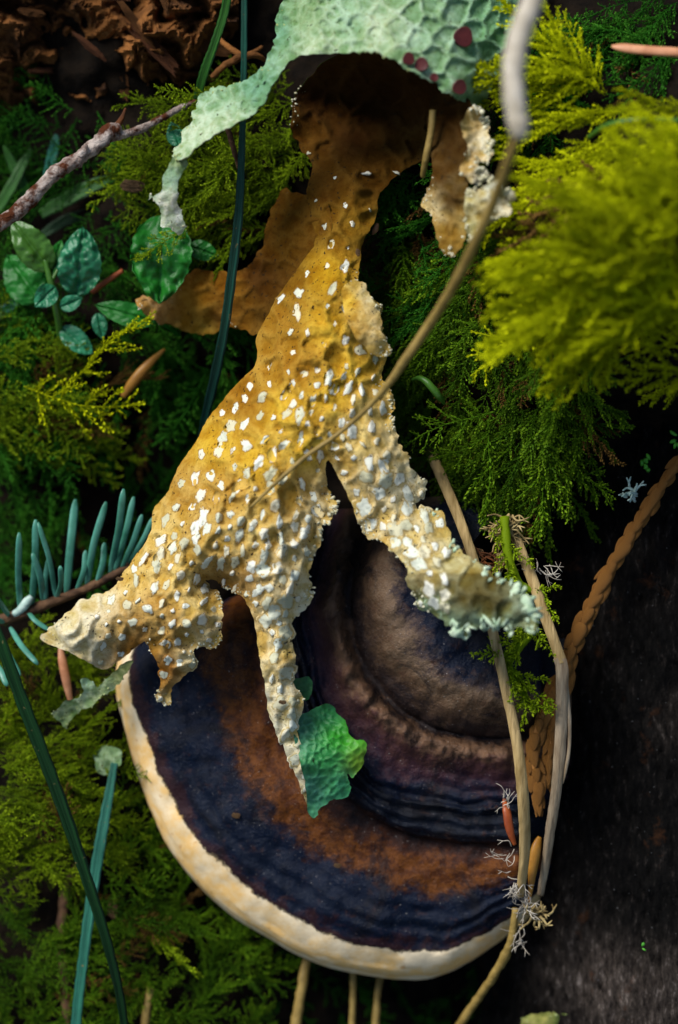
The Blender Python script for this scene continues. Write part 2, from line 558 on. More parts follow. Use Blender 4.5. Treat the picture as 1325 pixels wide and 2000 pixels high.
M['disc'] = simple('dark_red_lichen_disc', (0.050, 0.006, 0.005), (0.10, 0.016, 0.012), 400, 0.0001, 0.4, 0.4)
M['speck_green'] = simple('tiny_green_sprout', (0.03, 0.20, 0.01), (0.10, 0.42, 0.03), 400, 0.0, 0.5, 0.4)


def blister_mat():
    m = NT('pale_lichen_blister')
    oi = m.node('ObjectInfo')
    c = m.ramp(oi.outputs['Random'], [(0.0, (0.76, 0.76, 0.64)), (0.4, (0.66, 0.69, 0.56)), (0.65, (0.52, 0.50, 0.32)), (0.8, (0.70, 0.64, 0.44)), (1.0, (0.78, 0.76, 0.64))])
    n = m.noise(700, 6, 0.75)
    # the felt of the thallus creeps in from the rim and in patches
    k = m.math('ADD', m.math('MULTIPLY', m.math('POWER', m.attr('edge'), 1.5), 0.9), m.math('SUBTRACT', 0.40, m.math('MULTIPLY', n, 0.75)))
    tn = m.attr('tint', 'Color')
    c = m.mix(m.ramp(k, [(0.40, (0, 0, 0)), (0.62, (1, 1, 1))]), c, m.mix(1.0, tn, (0.52, 0.42, 0.22), 'MULTIPLY'))
    c = m.mix(m.ramp(k, [(0.64, (0, 0, 0)), (0.86, (1, 1, 1))]), c, tn)
    c = m.mix(m.ramp(m.noise(1700, 2, 0.5), [(0.29, (1, 1, 1)), (0.33, (0, 0, 0))]), c, (0.05, 0.035, 0.02))
    m.bump(m.noise(1600, 5, 0.75), 0.0003)
    return m.finish(c, 0.8, 0.1)


M['blister'] = blister_mat()

# ------------------------------------------------------------------ the bank of earth
GROUND = [(-500, -400, -350), (0, 0, -330), (200, 100, -260), (400, 100, -350), (0, 300, -480), (300, 400, -330), (450, 300, -260), (600, 200, -270), (0, 700, -430), (300, 800, -520),
          (450, 700, -450), (100, 1000, -560), (300, 1200, -580), (0, 1300, -470), (150, 1500, -450), (0, 1800, -450), (300, 1750, -460), (400, 2000, -480), (700, 2000, -580), (500, 1500, -640),
          (800, 1500, -640), (800, 1000, -420), (700, 600, -330), (850, 450, -230), (900, 800, -230), (1000, 300, -100), (1150, 200, 10), (1250, 500, 190), (1325, 300, 140), (1100, 700, 0),
          (1000, 900, -190), (1200, 800, -150), (1500, 400, 200), (1500, 1000, -300), (1100, 1100, -400), (1300, 1500, -600), (1100, 2000, -650), (1000, 0, -140), (1300, 0, -60), (700, -200, -250),
          (1600, 2300, -650), (-500, 2300, -450), (-500, 1000, -480), (1900, -300, 50)]
_g = rbf(GROUND)


def ground_z(px, py):
    px = np.asarray(px, float); py = np.asarray(py, float)
    cx = np.clip(px, -600, 1900); cy = np.clip(py, -500, 2400)
    return _g(cx, cy)


def make_ground():
    def axis(a, b, st):
        return np.r_[a - 60000, a - 25000, a - 9000, a - 3500, a - 1200, a - 400, np.arange(a, b + 1, st), b + 400, b + 1200, b + 3500, b + 9000, b + 25000, b + 60000]
    X = axis(-500, 1820, 13); Y = axis(-400, 2400, 13)
    gx, gy = np.meshgrid(X, Y)
    z = ground_z(gx, gy) + 26 * fbm(gx, gy, 70, 3) + 9 * fbm(gx, gy, 17, 8, 3)
    v = np.stack([gx - 662.5, 1000 - gy, z], -1)
    k = (D - np.clip(z, -900, 600)) / D
    v[..., 0] *= k; v[..., 1] *= k
    n, m_ = gx.shape
    i = np.arange(n * m_).reshape(n, m_)
    f = np.stack([i[:-1, :-1], i[1:, :-1], i[1:, 1:], i[:-1, 1:]], -1).reshape(-1, 4)
    o = build('ground', v.reshape(-1, 3), f, M['soil'], base=(0, 0, -450))
    tag(o, 'dark humus bank under the moss', None, kind='structure')


make_ground()

# ------------------------------------------------------------------ the dark log on the right


def make_log():
    n, m_ = 620, 260
    a = np.linspace(0, 2 * np.pi, n, endpoint=False)[None]
    L = np.linspace(-1750, 1150, m_)[:, None]
    cx = 860 - 0.06 * L; cz = -760 + 0 * L
    r = 640 + 26 * fbm(a * 640 + 0 * L, L + 0 * a, 260, 5, 4) + 6 * fbm(a * 640 + 0 * L, L * 0.3 + 0 * a, 24, 9, 3)
    fis = fbm(a * 640 + 12 * fbm(a * 640 + 0 * L, L + 0 * a, 60, 31, 2), L * 0.22 + 0 * a, 26, 33, 3)
    r = r - 14 * np.exp(-(fis / 0.10) ** 2)
    th = a
    x = cx + r * np.sin(th); z = cz + r * np.cos(th)
    v = np.stack([x, L + 0 * a, z], -1).reshape(-1, 3)
    i = np.arange(m_)[:-1, None] * n; j = np.arange(n)[None]; j2 = (j + 1) % n
    f = np.stack([i + j, i + j2, i + n + j2, i + n + j], -1).reshape(-1, 4)
    px = v[:, 0] + 662; py = 1000 - v[:, 1]
    w = np.clip(np.exp(-(((px - 1290) / 170) ** 2 + ((py - 1980) / 85) ** 2)) * 1.4 + 0.9 * np.exp(-(((px - 1340) / 45) ** 2 + ((py - 1430) / 60) ** 2)) + 0.12 * fbm(px, py, 120, 4), 0, 1)
    t = empty('fallen_log', (860, 0, -760))
    build('trunk', v, f, M['log'], t, {'weather': w})
    caps = []
    for e, s in ((0, -1), (m_ - 1, 1)):
        ring = v.reshape(m_, n, 3)[e]
        c = ring.mean(0)[None]
        vv = np.r_[ring, (ring - c) * 0.5 + c, c]
        ff = [(k, (k + 1) % n, n + (k + 1) % n, n + k) for k in range(n)] + [(n + k, n + (k + 1) % n, 2 * n) for k in range(n)]
        if s < 0:
            ff = [tuple(reversed(q)) for q in ff]
        build('cut_end', vv, ff, M['log'], t, {'weather': np.zeros(len(vv))}, smooth=False)
    tag(t, 'dark decayed log with weathered grey patches, right of the bracket fungus', 'log')
    return t


make_log()


def log_z(px, py):
    """How far out of the bank the log's skin lies there."""
    x = px - 662.5; y = 1000 - py
    q = 640 ** 2 - (x * 1.05 - (860 - 0.06 * y)) ** 2
    return -760 + math.sqrt(max(q, 0))


# ------------------------------------------------------------------ bracket fungus
RINGS = [
    ([(985, 985), (905, 1100), (930, 1190), (985, 1230), (1030, 1245), (1060, 1248), (1110, 1250)], -70),
    ([(900, 975), (825, 1100), (855, 1215), (925, 1290), (990, 1315), (1040, 1318), (1110, 1310)], -52),
    ([(815, 970), (752, 1110), (785, 1250), (868, 1338), (940, 1366), (1010, 1370), (1110, 1360)], -55),
    ([(760, 975), (700, 1130), (732, 1290), (820, 1390), (910, 1422), (1000, 1428), (1110, 1415)], -125),
    ([(742, 980), (682, 1140), (712, 1305), (806, 1404), (905, 1435), (1000, 1442), (1110, 1430)], -150),
    ([(700, 990), (650, 1160), (690, 1330), (790, 1430), (895, 1462), (1000, 1470), (1110, 1455)], -118),
    ([(660, 1000), (614, 1190), (660, 1380), (760, 1478), (880, 1512), (1000, 1522), (1110, 1505)], -155),
    ([(620, 1010), (577, 1220), (640, 1440), (740, 1545), (865, 1576), (1000, 1585), (1110, 1565)], -160),
    ([(598, 1085), (547, 1240), (630, 1485), (738, 1588), (865, 1630), (1000, 1642), (1110, 1620)], -172),
    ([(590, 1095), (536, 1250), (621, 1497), (730, 1602), (862, 1646), (1000, 1656), (1110, 1632)], -200),
    ([(535, 1130), (470, 1260), (570, 1520), (700, 1640), (855, 1690), (990, 1690), (1110, 1650)], -196),
    ([(455, 1165), (395, 1280), (500, 1545), (670, 1695), (845, 1742), (985, 1725), (1110, 1670)], -204),
    ([(365, 1195), (322, 1310), (435, 1590), (632, 1755), (838, 1805), (985, 1760), (1100, 1690)], -216),
    ([(292, 1215), (262, 1345), (385, 1630), (605, 1808), (832, 1857), (985, 1795), (1095, 1705)], -240),
    ([(262, 1225), (240, 1360), (355, 1660), (585, 1845), (832, 1893), (994, 1813), (1095, 1715)], -275),
    ([(252, 1235), (233, 1370), (345, 1675), (580, 1858), (832, 1906), (1000, 1820), (1095, 1720)], -320),
    ([(300, 1250), (280, 1390), (385, 1675), (600, 1845), (832, 1890), (1000, 1800), (1095, 1705)], -385),
    ([(500, 1250), (500, 1400), (600, 1550), (750, 1650), (900, 1680), (1010, 1650), (1095, 1640)], -430)]
RLAB = [0, 1, 2, 3, 3.3, 4, 5, 6, 7, 7.5, 8, 9, 10, 11, 12, 13, 14, 15]


def make_fungus():
    nt, ns = 230, 230
    dense = np.array([catmull(r, nt) for r, _ in RINGS])              # K x nt x 2
    zz = np.array([z for _, z in RINGS], float)[:, None, None] * np.ones((1, nt, 1))
    lab = np.array(RLAB)[:, None, None] * np.ones((1, nt, 1))
    dense = np.concatenate([dense, zz, lab], -1)
    K = len(RINGS)
    # steps spread by ring distance
    dd = np.r_[0, np.cumsum(np.linalg.norm(np.diff(dense[:, nt // 2, :3], axis=0), axis=1))]
    tt = np.interp(np.linspace(0, dd[-1], ns), dd, np.arange(K))
    i = np.minimum(np.floor(tt).astype(int), K - 2); f = (tt - i)[:, None, None]
    g = lambda k: dense[np.clip(k, 0, K - 1)]
    a, b, c, d = g(i - 1), g(i), g(i + 1), g(i + 2)
    q = 0.5 * (2 * b + (c - a) * f + (2 * a - 5 * b + 4 * c - d) * f ** 2 + (3 * b - a - 3 * c + d) * f ** 3)
    q[..., 3] = (b * (1 - f) + c * f)[..., 3]
    u = np.linspace(0, 1, nt)[None] * np.ones((ns, 1))
    px, py, z, ring = q[..., 0], q[..., 1], q[..., 2], q[..., 3]
    # wavy growth edges
    wob = np.where((ring > 0.5) & (ring < 12), 1.0, 0.35)
    px = px + wob * 7 * fbm(px, py, 90, 21); py = py + wob * 7 * fbm(px, py, 90, 22)
    top = np.clip((12.0 - ring) / 1.2, 0, 1)
    z = z + top * (13 * fbm(px, py, 120, 23) + 5 * fbm(px, py, 34, 24, 5))
    blue = np.exp(-((ring - 6.1) / 0.8) ** 2)
    z = z + top * blue * (9 * np.sin((ring + 0.10 * fbm(px, py, 60, 25)) * 15))
    z = z + top * np.exp(-((ring - 10) / 0.7) ** 2) * 4 * np.sin((ring + 0.12 * fbm(px, py, 70, 26)) * 11)
    z = z + top * np.exp(-((ring - 4.0) / 0.5) ** 2) * 15 * fbm(px, py, 24, 27, 4)
    # it dips into the log at its right end
    z = z - 150 * np.clip((px - 1012) / 75, 0, 1) ** 1.3
    z = z - 150 * np.clip((0.17 - u) / 0.17, 0, 1) ** 1.3 * top
    v = P(px, py, z)
    idx = np.arange(ns * nt).reshape(ns, nt)
    quad = np.stack([idx[:-1, :-1], idx[1:, :-1], idx[1:, 1:], idx[:-1, 1:]], -1)
    vf = v.reshape(-1, 3)
    allf = quad.reshape(-1, 4)
    nrm = normals_of(vf, np.r_[allf[:, [0, 1, 2]], allf[:, [0, 2, 3]]])
    rf = ring.reshape(-1)
    t = empty('bracket_fungus', P(np.array(1040.), np.array(1450.), np.array(-330.)))
    names = [('central_knob', 0, 3.3), ('growth_ridge', 3.3, 5.2), ('ringed_band', 5.2, 7.5), ('outer_band', 7.5, 11.0), ('pale_margin', 11.0, 13.6), ('pore_surface', 13.6, 99)]
    fr = rf[allf].mean(1)
    labs = {'central_knob': 'greyish tan rolled knob with a blue black middle', 'growth_ridge': 'lumpy tan ridge around the knob',
            'ringed_band': 'blue black band with fine concentric ridges', 'outer_band': 'rust brown and blue black outer band',
            'pale_margin': 'cream coloured growing edge'}
    for nm, lo, hi in names:
        ff = allf[(fr >= lo) & (fr < hi)]
        used = np.unique(ff); mp = np.zeros(len(vf), int); mp[used] = np.arange(len(used))
        o = build(nm, vf[used], mp[ff], M['fungus'], t, {'ring': rf[used]}, normals=nrm[used])
        if nm in labs:
            o['label'] = labs[nm]
    tag(t, 'large bracket fungus with blue black and rust zones and cream rim', 'fungus')
    return px, py, z


FPX, FPY, FPZ = make_fungus()

# ------------------------------------------------------------------ lichen sheets
SPH_V, SPH_F = ico(1)


def tint_of(px, py, ctrl, power=3.0):
    c = np.array([k[:2] for k in ctrl], float); rgb = np.array([k[2] for k in ctrl], float)
    w = 1 / (((np.c_[px, py][:, None] - c[None]) ** 2).sum(-1) + 200) ** (power / 2)
    return (w[..., None] * rgb[None]).sum(1) / w.sum(1)[:, None]


def sheet(poly, zctrl, sp=5.0, thick=7.0, tint=None, cells=None, cell_h=7.0, cell_w=9.0, curl=0.0, wave=0.0, bumps=None, seed=1, und=None, roll=0.0, stretch=1.0, warp=9.0):
    """A lichen thallus: outline with ragged edges, draped over control heights, with raised ridges between cells. Front and back skins."""
    pl = np.array([(*q, 0.0) if len(q) == 2 else q for q in poly], float)
    L = np.linalg.norm(np.diff(np.r_[pl[:, :2], pl[:1, :2]], axis=0), axis=1).sum()
    b = catmull(pl, int(L / 4.0), closed=True)
    t = np.roll(b[:, :2], -2, 0) - np.roll(b[:, :2], 2, 0); t /= np.linalg.norm(t, axis=1)[:, None] + 1e-9
    nn = np.c_[t[:, 1], -t[:, 0]]
    off = b[:, 2] * (0.9 * fbm(b[:, 0], b[:, 1], 26, seed, 2) + 0.75 * fbm(b[:, 0], b[:, 1], 10, seed + 5, 2))
    off = off + 1.4 * fbm(b[:, 0], b[:, 1], 12, seed + 9, 2) + 0.9 * b[:, 2] * fbm(b[:, 0], b[:, 1], 55, seed + 8, 2)
    bb = b[:, :2] + nn * off[:, None]
    x0, y0 = bb.min(0); x1, y1 = bb.max(0)
    gx, gy = np.meshgrid(np.arange(x0, x1, sp), np.arange(y0, y1, sp * 0.87))
    gx = gx + (np.arange(gx.shape[0]) % 2)[:, None] * sp / 2
    r = np.random.default_rng(seed)
    g = np.c_[gx.ravel(), gy.ravel()] + r.uniform(-0.2, 0.2, (gx.size, 2)) * sp
    g = g[in_poly(g[:, 0], g[:, 1], bb)]
    dist = np.concatenate([np.sqrt((((g[i:i + 3000, None] - bb[None]) ** 2).sum(-1)).min(1)) for i in range(0, len(g), 3000)]) if len(g) else np.zeros(0)
    g = g[dist > sp * 0.55]
    pts = np.r_[bb, g]
    nb = len(bb)
    res = delaunay_2d_cdt([Vector(q) for q in pts], [(i, (i + 1) % nb) for i in range(nb)], [], 1, 1e-4)
    q = np.array([c[:] for c in res[0]])
    f = np.array([tuple(x) for x in res[2] if len(x) == 3])
    px, py = q[:, 0], q[:, 1]
    dist = np.concatenate([np.sqrt((((q[i:i + 3000, None] - bb[None]) ** 2).sum(-1)).min(1)) for i in range(0, len(q), 3000)])
    zf = rbf(zctrl)

    def height(px, py, dist):
        z = zf(px, py)
        cell = np.zeros(len(px))
        inner = np.clip(dist / 12, 0, 1)
        if cells is not None:
            d1, d2 = voro(px + warp * fbm(px, py, 38, seed + 2), (py + warp * fbm(px, py, 38, seed + 3)) * stretch, cells * np.array([1, stretch]))
            cell = np.clip((d2 - d1) / (cell_w * 2.2), 0, 1); cell = cell * cell * (3 - 2 * cell)
            z = z - cell_h * cell * inner * (0.7 + 0.5 * fbm(px, py, 90, seed + 4, 2))
        for (bx, by, ax, la, wa, h) in (bumps if bumps is not None else ()):
            near = (np.abs(px - bx) < 3 * la) & (np.abs(py - by) < 3 * la)
            if not near.any():
                continue
            u = (px[near] - bx) * math.cos(ax) + (py[near] - by) * math.sin(ax); w = -(px[near] - bx) * math.sin(ax) + (py[near] - by) * math.cos(ax)
            e = np.sqrt((u / la) ** 2 + (w / wa) ** 2)
            if h > 0:
                z[near] += h * np.exp(-e ** 2 * 0.8) - 0.6 * h * np.exp(-((e - 1.6) / 0.35) ** 2)
            else:
                z[near] += 0.8 * h * np.exp(-e ** 2 * 0.7) - 0.7 * h * np.exp(-((e - 1.55) / 0.38) ** 2)
        z = z + 9 * fbm(px, py, 75, seed + 11, 3) + 2.2 * fbm(px, py, 16, seed + 12, 3) + wave * fbm(px, py, 30, seed + 13, 2) * np.exp(-dist / 22)
        z = z - curl * np.exp(-dist / 14) - roll * np.exp(-dist / 30)
        return z, cell

    def edge_dist(px, py):
        q = np.c_[px, py]
        return np.concatenate([np.sqrt((((q[i:i + 3000, None] - bb[None]) ** 2).sum(-1)).min(1)) for i in range(0, len(q), 3000)])
    z, cell = height(px, py, dist)
    v = P(px, py, z)
    n = normals_of(v, f)
    flip = n[:, 2].mean() < 0
    if flip:
        f = f[:, ::-1].copy(); n = -n
    th = thick * (0.35 + 0.65 * np.clip(dist / 15, 0, 1))[:, None]
    vb = v - n * th
    nv = len(v)
    # boundary of the triangulation
    e = np.r_[f[:, [0, 1]], f[:, [1, 2]], f[:, [2, 0]]]
    key = np.sort(e, 1); ky = key[:, 0].astype(np.int64) * nv + key[:, 1]
    _, inv, cnt = np.unique(ky, return_inverse=True, return_counts=True)
    be = e[cnt[inv] == 1]
    side = np.r_[np.c_[be[:, 1], be[:, 0], be[:, 0] + nv], np.c_[be[:, 1], be[:, 0] + nv, be[:, 1] + nv]]
    F = np.r_[f, f[:, ::-1] + nv, side]
    mi = np.r_[np.zeros(len(f), int), np.ones(len(f), int), np.zeros(len(side), int)]
    col3 = tint_of(px, py, tint) if tint else np.ones((nv, 3)) * 0.5
    colb = tint_of(px, py, und) if und else col3
    return dict(v=np.r_[v, vb], f=F, mi=mi, cell=np.r_[cell, cell], tint=np.r_[col3, colb], n=n, px=px, py=py, z=z, nf=len(f), nv=nv, dist=dist,
                bound=bb, frill=np.maximum(b[:, 2], 0), bn=nn, front=v, height=lambda x, y: height(x, y, edge_dist(x, y))[0])


def sheet_obj(name, sh, mats, parent, keep=None):
    v, f, mi = sh['v'], sh['f'], sh['mi']
    if keep is not None:
        k = keep[f % sh['nv']].mean(1) > 0.5
        f = f[k]; mi = mi[k]
    used = np.unique(f); mp = np.zeros(len(v), int); mp[used] = np.arange(len(used))
    nn = np.r_[sh['n'], -sh['n']][used]
    return build(name, v[used], mp[f], mats, parent, {'cell': sh['cell'][used], 'tint': sh['tint'][used]}, mat_idx=mi, normals=nn)


def fringe(sh, parent, mat, density=0.5, size=(3.0, 7.0), seed=3, reach=1.0, keep=None, lobed=False):
    """The tiny coral-like lobules along a torn edge, too small to pick apart: one part."""
    r = np.random.default_rng(seed)
    vs, fs, o = [], [], 0
    fv = sh['front']; q2 = np.c_[sh['px'], sh['py']]
    bd = sh['bound']
    sign = 1.0 if in_poly(*(bd[5] + sh['bn'][5] * 6), bd) else -1.0
    mask = fbm(bd[:, 0], bd[:, 1], 34, seed + 40, 2)
    for i in range(len(bd)):
        fr = sh['frill'][i]
        if fr < 2.5 or (keep is not None and not keep(bd[i])) or r.random() > density * np.clip(0.35 + 1.1 * mask[i] + 0.04 * fr, 0.08, 1.2):
            continue
        inward = sign * sh['bn'][i]
        for k in range(r.integers(1, 5)):
            p2 = bd[i] + inward * abs(r.normal(0, 7))
            j = int(((q2 - p2) ** 2).sum(1).argmin())
            base = fv[j]; nm = sh['n'][j]
            outd = np.array([-inward[0], inward[1], 0.0])
            s = r.uniform(*size) * (0.45 + 0.5 * min(fr / 8, 1.3)) * r.uniform(0.6, 1.25)
            d = outd * 0.7 + r.normal(0, 0.6, 3) + nm * 0.25; d /= np.linalg.norm(d)
            a = np.cross(d, r.normal(0, 1, 3)); a /= np.linalg.norm(a); c = np.cross(d, a)
            R = np.stack([d * s * r.uniform(0.8, 1.5), a * s * r.uniform(0.6, 1.0), c * s * r.uniform(0.4, 0.8)], 0)
            if lobed:
                R = R * np.array([[1.5], [1.25], [0.55]])
            vv = (SPH_V * (1 + r.uniform(-0.28, 0.28, (len(SPH_V), 1)))) @ R + base + d * s * r.uniform(-0.2, 0.7) * reach - nm * 1.5
            vs.append(vv); fs.append(SPH_F + o); o += len(SPH_V)
    if not vs:
        return None
    ob = build('fringe', np.concatenate(vs), np.concatenate(fs), mat, parent)
    ob['kind'] = 'stuff'
    return ob


OCH = (0.50, 0.29, 0.012); YEL = (0.70, 0.45, 0.042); PEA = (0.77, 0.57, 0.19); PAL = (0.80, 0.65, 0.34); WHI = (0.82, 0.76, 0.54)
DBR = (0.050, 0.020, 0.003); BRN = (0.115, 0.052, 0.006); MINT = (0.40, 0.58, 0.40); GRY = (0.50, 0.56, 0.40); ORB = (0.34, 0.13, 0.012)  # DBR: dark brown felt of the hood, darkened further for the shade there

BODY = [(572, 215, 3), (585, 180, 3), (630, 125), (700, 95), (760, 100), (820, 130), (880, 165), (905, 190), (890, 235), (845, 300), (790, 330, 2), (745, 375, 2), (733, 430, 2), (706, 480, 2),
        (702, 535, 4), (718, 560, 6), (740, 590, 7), (748, 640, 7), (758, 690, 5), (745, 735, 4), (768, 780, 5), (775, 840, 7), (802, 885, 7), (800, 912, 5), (833, 935, 7), (828, 965, 6), (812, 990, 4), (852, 995, 6),
        (872, 1030, 6), (892, 1070, 4), (935, 1108, 4), (985, 1140, 6), (1030, 1165, 8), (1044, 1195, 8), (1030, 1230, 8), (985, 1226, 8), (945, 1222, 8), (905, 1236, 9), (872, 1222, 9), (842, 1190, 6), (815, 1180, 6),
        (800, 1145, 6), (790, 1108, 4), (760, 1070, 2), (720, 1050, 5), (703, 1020, 4), (690, 985, 2), (662, 935, 2), (642, 900), (636, 925), (650, 965, 6), (655, 1000, 7), (632, 1040, 7), (612, 1090, 6),
        (606, 1130, 7), (612, 1170, 7), (590, 1205, 6), (572, 1225, 3), (578, 1280, 3), (574, 1325, 3), (592, 1365, 3), (580, 1420, 2), (592, 1470, 2), (606, 1535, 1), (608, 1585), (596, 1560), (575, 1505), (548, 1450, 1),
        (528, 1400, 1), (518, 1340, 1), (504, 1270, 1), (496, 1215, 1), (478, 1172, 2), (452, 1150, 3), (425, 1136, 2), (402, 1133), (412, 1150), (428, 1160, 4), (434, 1195, 7), (432, 1235, 7), (415, 1262, 6), (388, 1268, 6), (382, 1300, 7),
        (356, 1320, 6), (340, 1345, 4), (330, 1372, 5), (308, 1370, 5), (312, 1335, 3), (306, 1295, 3), (288, 1252, 3), (270, 1262), (240, 1285), (205, 1308), (178, 1296), (140, 1276), (105, 1262), (82, 1244, 4), (110, 1215, 4),
        (145, 1185, 4), (185, 1160, 4), (222, 1142, 2), (240, 1120), (270, 1078), (294, 1040), (299, 995), (326, 965), (340, 930), (352, 905), (385, 860), (402, 825), (430, 788), (470, 742), (498, 716), (503, 690), (500, 665),
        (515, 630), (545, 575), (585, 520), (615, 470), (605, 420), (600, 370), (612, 325), (592, 295, 4), (570, 265, 4)]
BODY_Z = [(690, 340, -70), (620, 200, -190), (750, 210, -210), (700, 100, 20), (800, 130, 40), (890, 180, 20), (575, 240, -110), (600, 300, -110), (650, 260, -170), (800, 310, -60), (850, 250, -80), (640, 450, -30), (720, 430, -50),
          (590, 480, -70), (560, 560, -50), (640, 560, 45), (690, 540, 20), (720, 620, 25), (745, 660, 0), (510, 650, -60), (600, 690, 75), (680, 700, 60), (740, 770, 40), (440, 790, -70), (520, 830, 60), (640, 840, 100),
          (760, 850, 55), (355, 920, -90), (430, 960, 45), (560, 970, 95), (640, 960, 35), (305, 1030, -70), (390, 1090, 40), (500, 1060, 80), (590, 1080, 60), (205, 1160, -110), (260, 1180, -20), (330, 1190, 15), (95, 1243, -110),
          (190, 1300, -110), (160, 1220, -60), (270, 1255, -60), (310, 1365, -110), (345, 1280, -20), (390, 1200, 25), (425, 1220, -25), (410, 1140, -40), (480, 1165, 0), (545, 1150, 75), (605, 1150, 25), (540, 1300, 25), (507, 1300, -20),
          (575, 1300, -15), (560, 1420, -25), (600, 1570, -110), (670, 960, 60), (740, 930, 95), (820, 950, 30), (725, 1030, 60), (800, 1080, 130), (870, 1040, 90), (820, 1160, 140), (880, 1130, 195), (880, 1210, 170), (950, 1160, 215), (960, 1215, 215), (1035, 1200, 250)]
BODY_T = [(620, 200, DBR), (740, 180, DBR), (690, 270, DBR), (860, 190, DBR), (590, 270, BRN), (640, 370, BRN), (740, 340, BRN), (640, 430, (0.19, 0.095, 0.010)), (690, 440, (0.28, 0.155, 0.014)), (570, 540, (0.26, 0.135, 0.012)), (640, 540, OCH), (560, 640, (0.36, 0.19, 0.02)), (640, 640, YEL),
          (730, 620, PEA), (580, 720, (0.42, 0.22, 0.025)), (690, 720, YEL), (480, 780, (0.40, 0.20, 0.02)), (560, 800, YEL), (650, 780, YEL), (740, 800, PEA), (420, 870, YEL), (500, 900, YEL), (600, 880, YEL), (360, 960, (0.56, 0.35, 0.08)), (440, 960, (0.55, 0.33, 0.065)),
          (560, 960, (0.57, 0.37, 0.09)), (630, 980, PAL), (320, 1050, PEA), (400, 1050, (0.58, 0.39, 0.10)), (500, 1040, PEA), (590, 1080, PAL), (260, 1130, PEA), (340, 1120, PEA), (400, 1180, PEA), (300, 1200, (0.56, 0.34, 0.09)), (190, 1180, WHI),
          (130, 1230, WHI), (170, 1260, WHI), (230, 1230, (0.56, 0.38, 0.13)), (260, 1260, (0.36, 0.15, 0.02)), (320, 1250, (0.50, 0.28, 0.06)), (320, 1310, ORB), (318, 1340, (0.42, 0.20, 0.03)), (325, 1368, PAL), (370, 1280, PAL), (420, 1220, PAL), (430, 1140, (0.30, 0.17, 0.04)), (465, 1150, (0.45, 0.27, 0.08)),
          (550, 1180, PAL), (600, 1180, WHI), (540, 1280, PAL), (550, 1380, WHI), (570, 1460, WHI), (600, 1550, WHI), (700, 860, PEA), (760, 880, PAL), (700, 950, PAL), (820, 940, WHI), (760, 1010, PAL), (830, 1060, (0.74, 0.62, 0.32)), (840, 1130, (0.66, 0.57, 0.30)), (895, 1110, (0.56, 0.52, 0.28)),
          (900, 1165, (0.34, 0.30, 0.13)), (940, 1150, (0.26, 0.22, 0.08)), (960, 1180, (0.20, 0.17, 0.06)), (990, 1222, MINT), (1030, 1200, (0.52, 0.64, 0.46)), (880, 1222, MINT), (940, 1222, MINT), (840, 1185, MINT)]


def scatter_blisters():
    r = np.random.default_rng(11)
    out = []

    def dens(x, y):
        if y < 400: return 58
        if y < 720: return 33
        if x > 560 and y < 900: return 22
        return 26 if y < 1000 else 22
    c = poisson(BODY, (80, 330, 1040, 1590), dens, 40000, r, lambda x, y: not (x < 430 and y < 870) and not (x < 190) and not (x > 870 and y > 1090))
    for x, y in c:
        ax = math.atan2(y - 330, x - 690) if y < 1000 or x < 650 else math.radians(70)
        ax += r.normal(0, 0.25)
        if x > 640 and y > 860: ax = math.radians(75) + r.normal(0, 0.3)
        k = np.clip((y - 330) / 350, 0.3, 1)
        if y > 1180 and x < 440: la, wa = r.uniform(6, 10), r.uniform(5, 8)
        else: la, wa = r.uniform(8.5, 15) * (0.5 + 0.5 * k), r.uniform(4.5, 7.5) * (0.45 + 0.55 * k)
        if (y > 1100 and x > 480) or (x > 660 and y > 880): la *= 1.15; wa *= 1.5
        f_ = r.choice([0.6, 0.85, 1.0, 1.15, 1.35])
        out.append((x, y, ax, la * f_, wa * f_, r.uniform(2.5, 5) * (1 if y > 1010 or x > 680 or r.random() < 0.2 else -1)))
    return out


def blister_patch(sh, bx, by, ax, la, wa, r):
    """An oval pale spot with an uneven outline: a thin skin that follows the thallus and whose rim sinks into it."""
    na, nr = 16, 4
    a = np.linspace(0, 2 * np.pi, na, endpoint=False)
    rr = 1 + sum(r.uniform(0.03, 0.15) * np.sin(k * a + r.uniform(0, 6)) for k in (2, 3, 4, 5))
    q = np.r_[0, np.repeat(np.arange(1, nr + 1) / nr, na)]
    u = np.r_[0, (np.arange(1, nr + 1)[:, None] / nr * rr * np.cos(a)).ravel()] * la
    w = np.r_[0, (np.arange(1, nr + 1)[:, None] / nr * rr * np.sin(a)).ravel()] * wa
    px = bx + u * math.cos(ax) - w * math.sin(ax); py = by + u * math.sin(ax) + w * math.cos(ax)
    z = sh['height'](px, py) + 1.3 - 2.4 * q ** 3
    top = P(px, py, z)
    low = P(px[-na:], py[-na:], z[-na:] - 3.0)
    f = [(0, 1 + (i + 1) % na, 1 + i) for i in range(na)]
    for k in range(nr):
        f += [(1 + k * na + (i + 1) % na, 1 + (k + 1) * na + (i + 1) % na, 1 + (k + 1) * na + i, 1 + k * na + i) for i in range(na)]
    f.append(tuple(1 + nr * na + i for i in range(na)))
    return np.r_[top, low], f, np.r_[q, np.ones(na)]


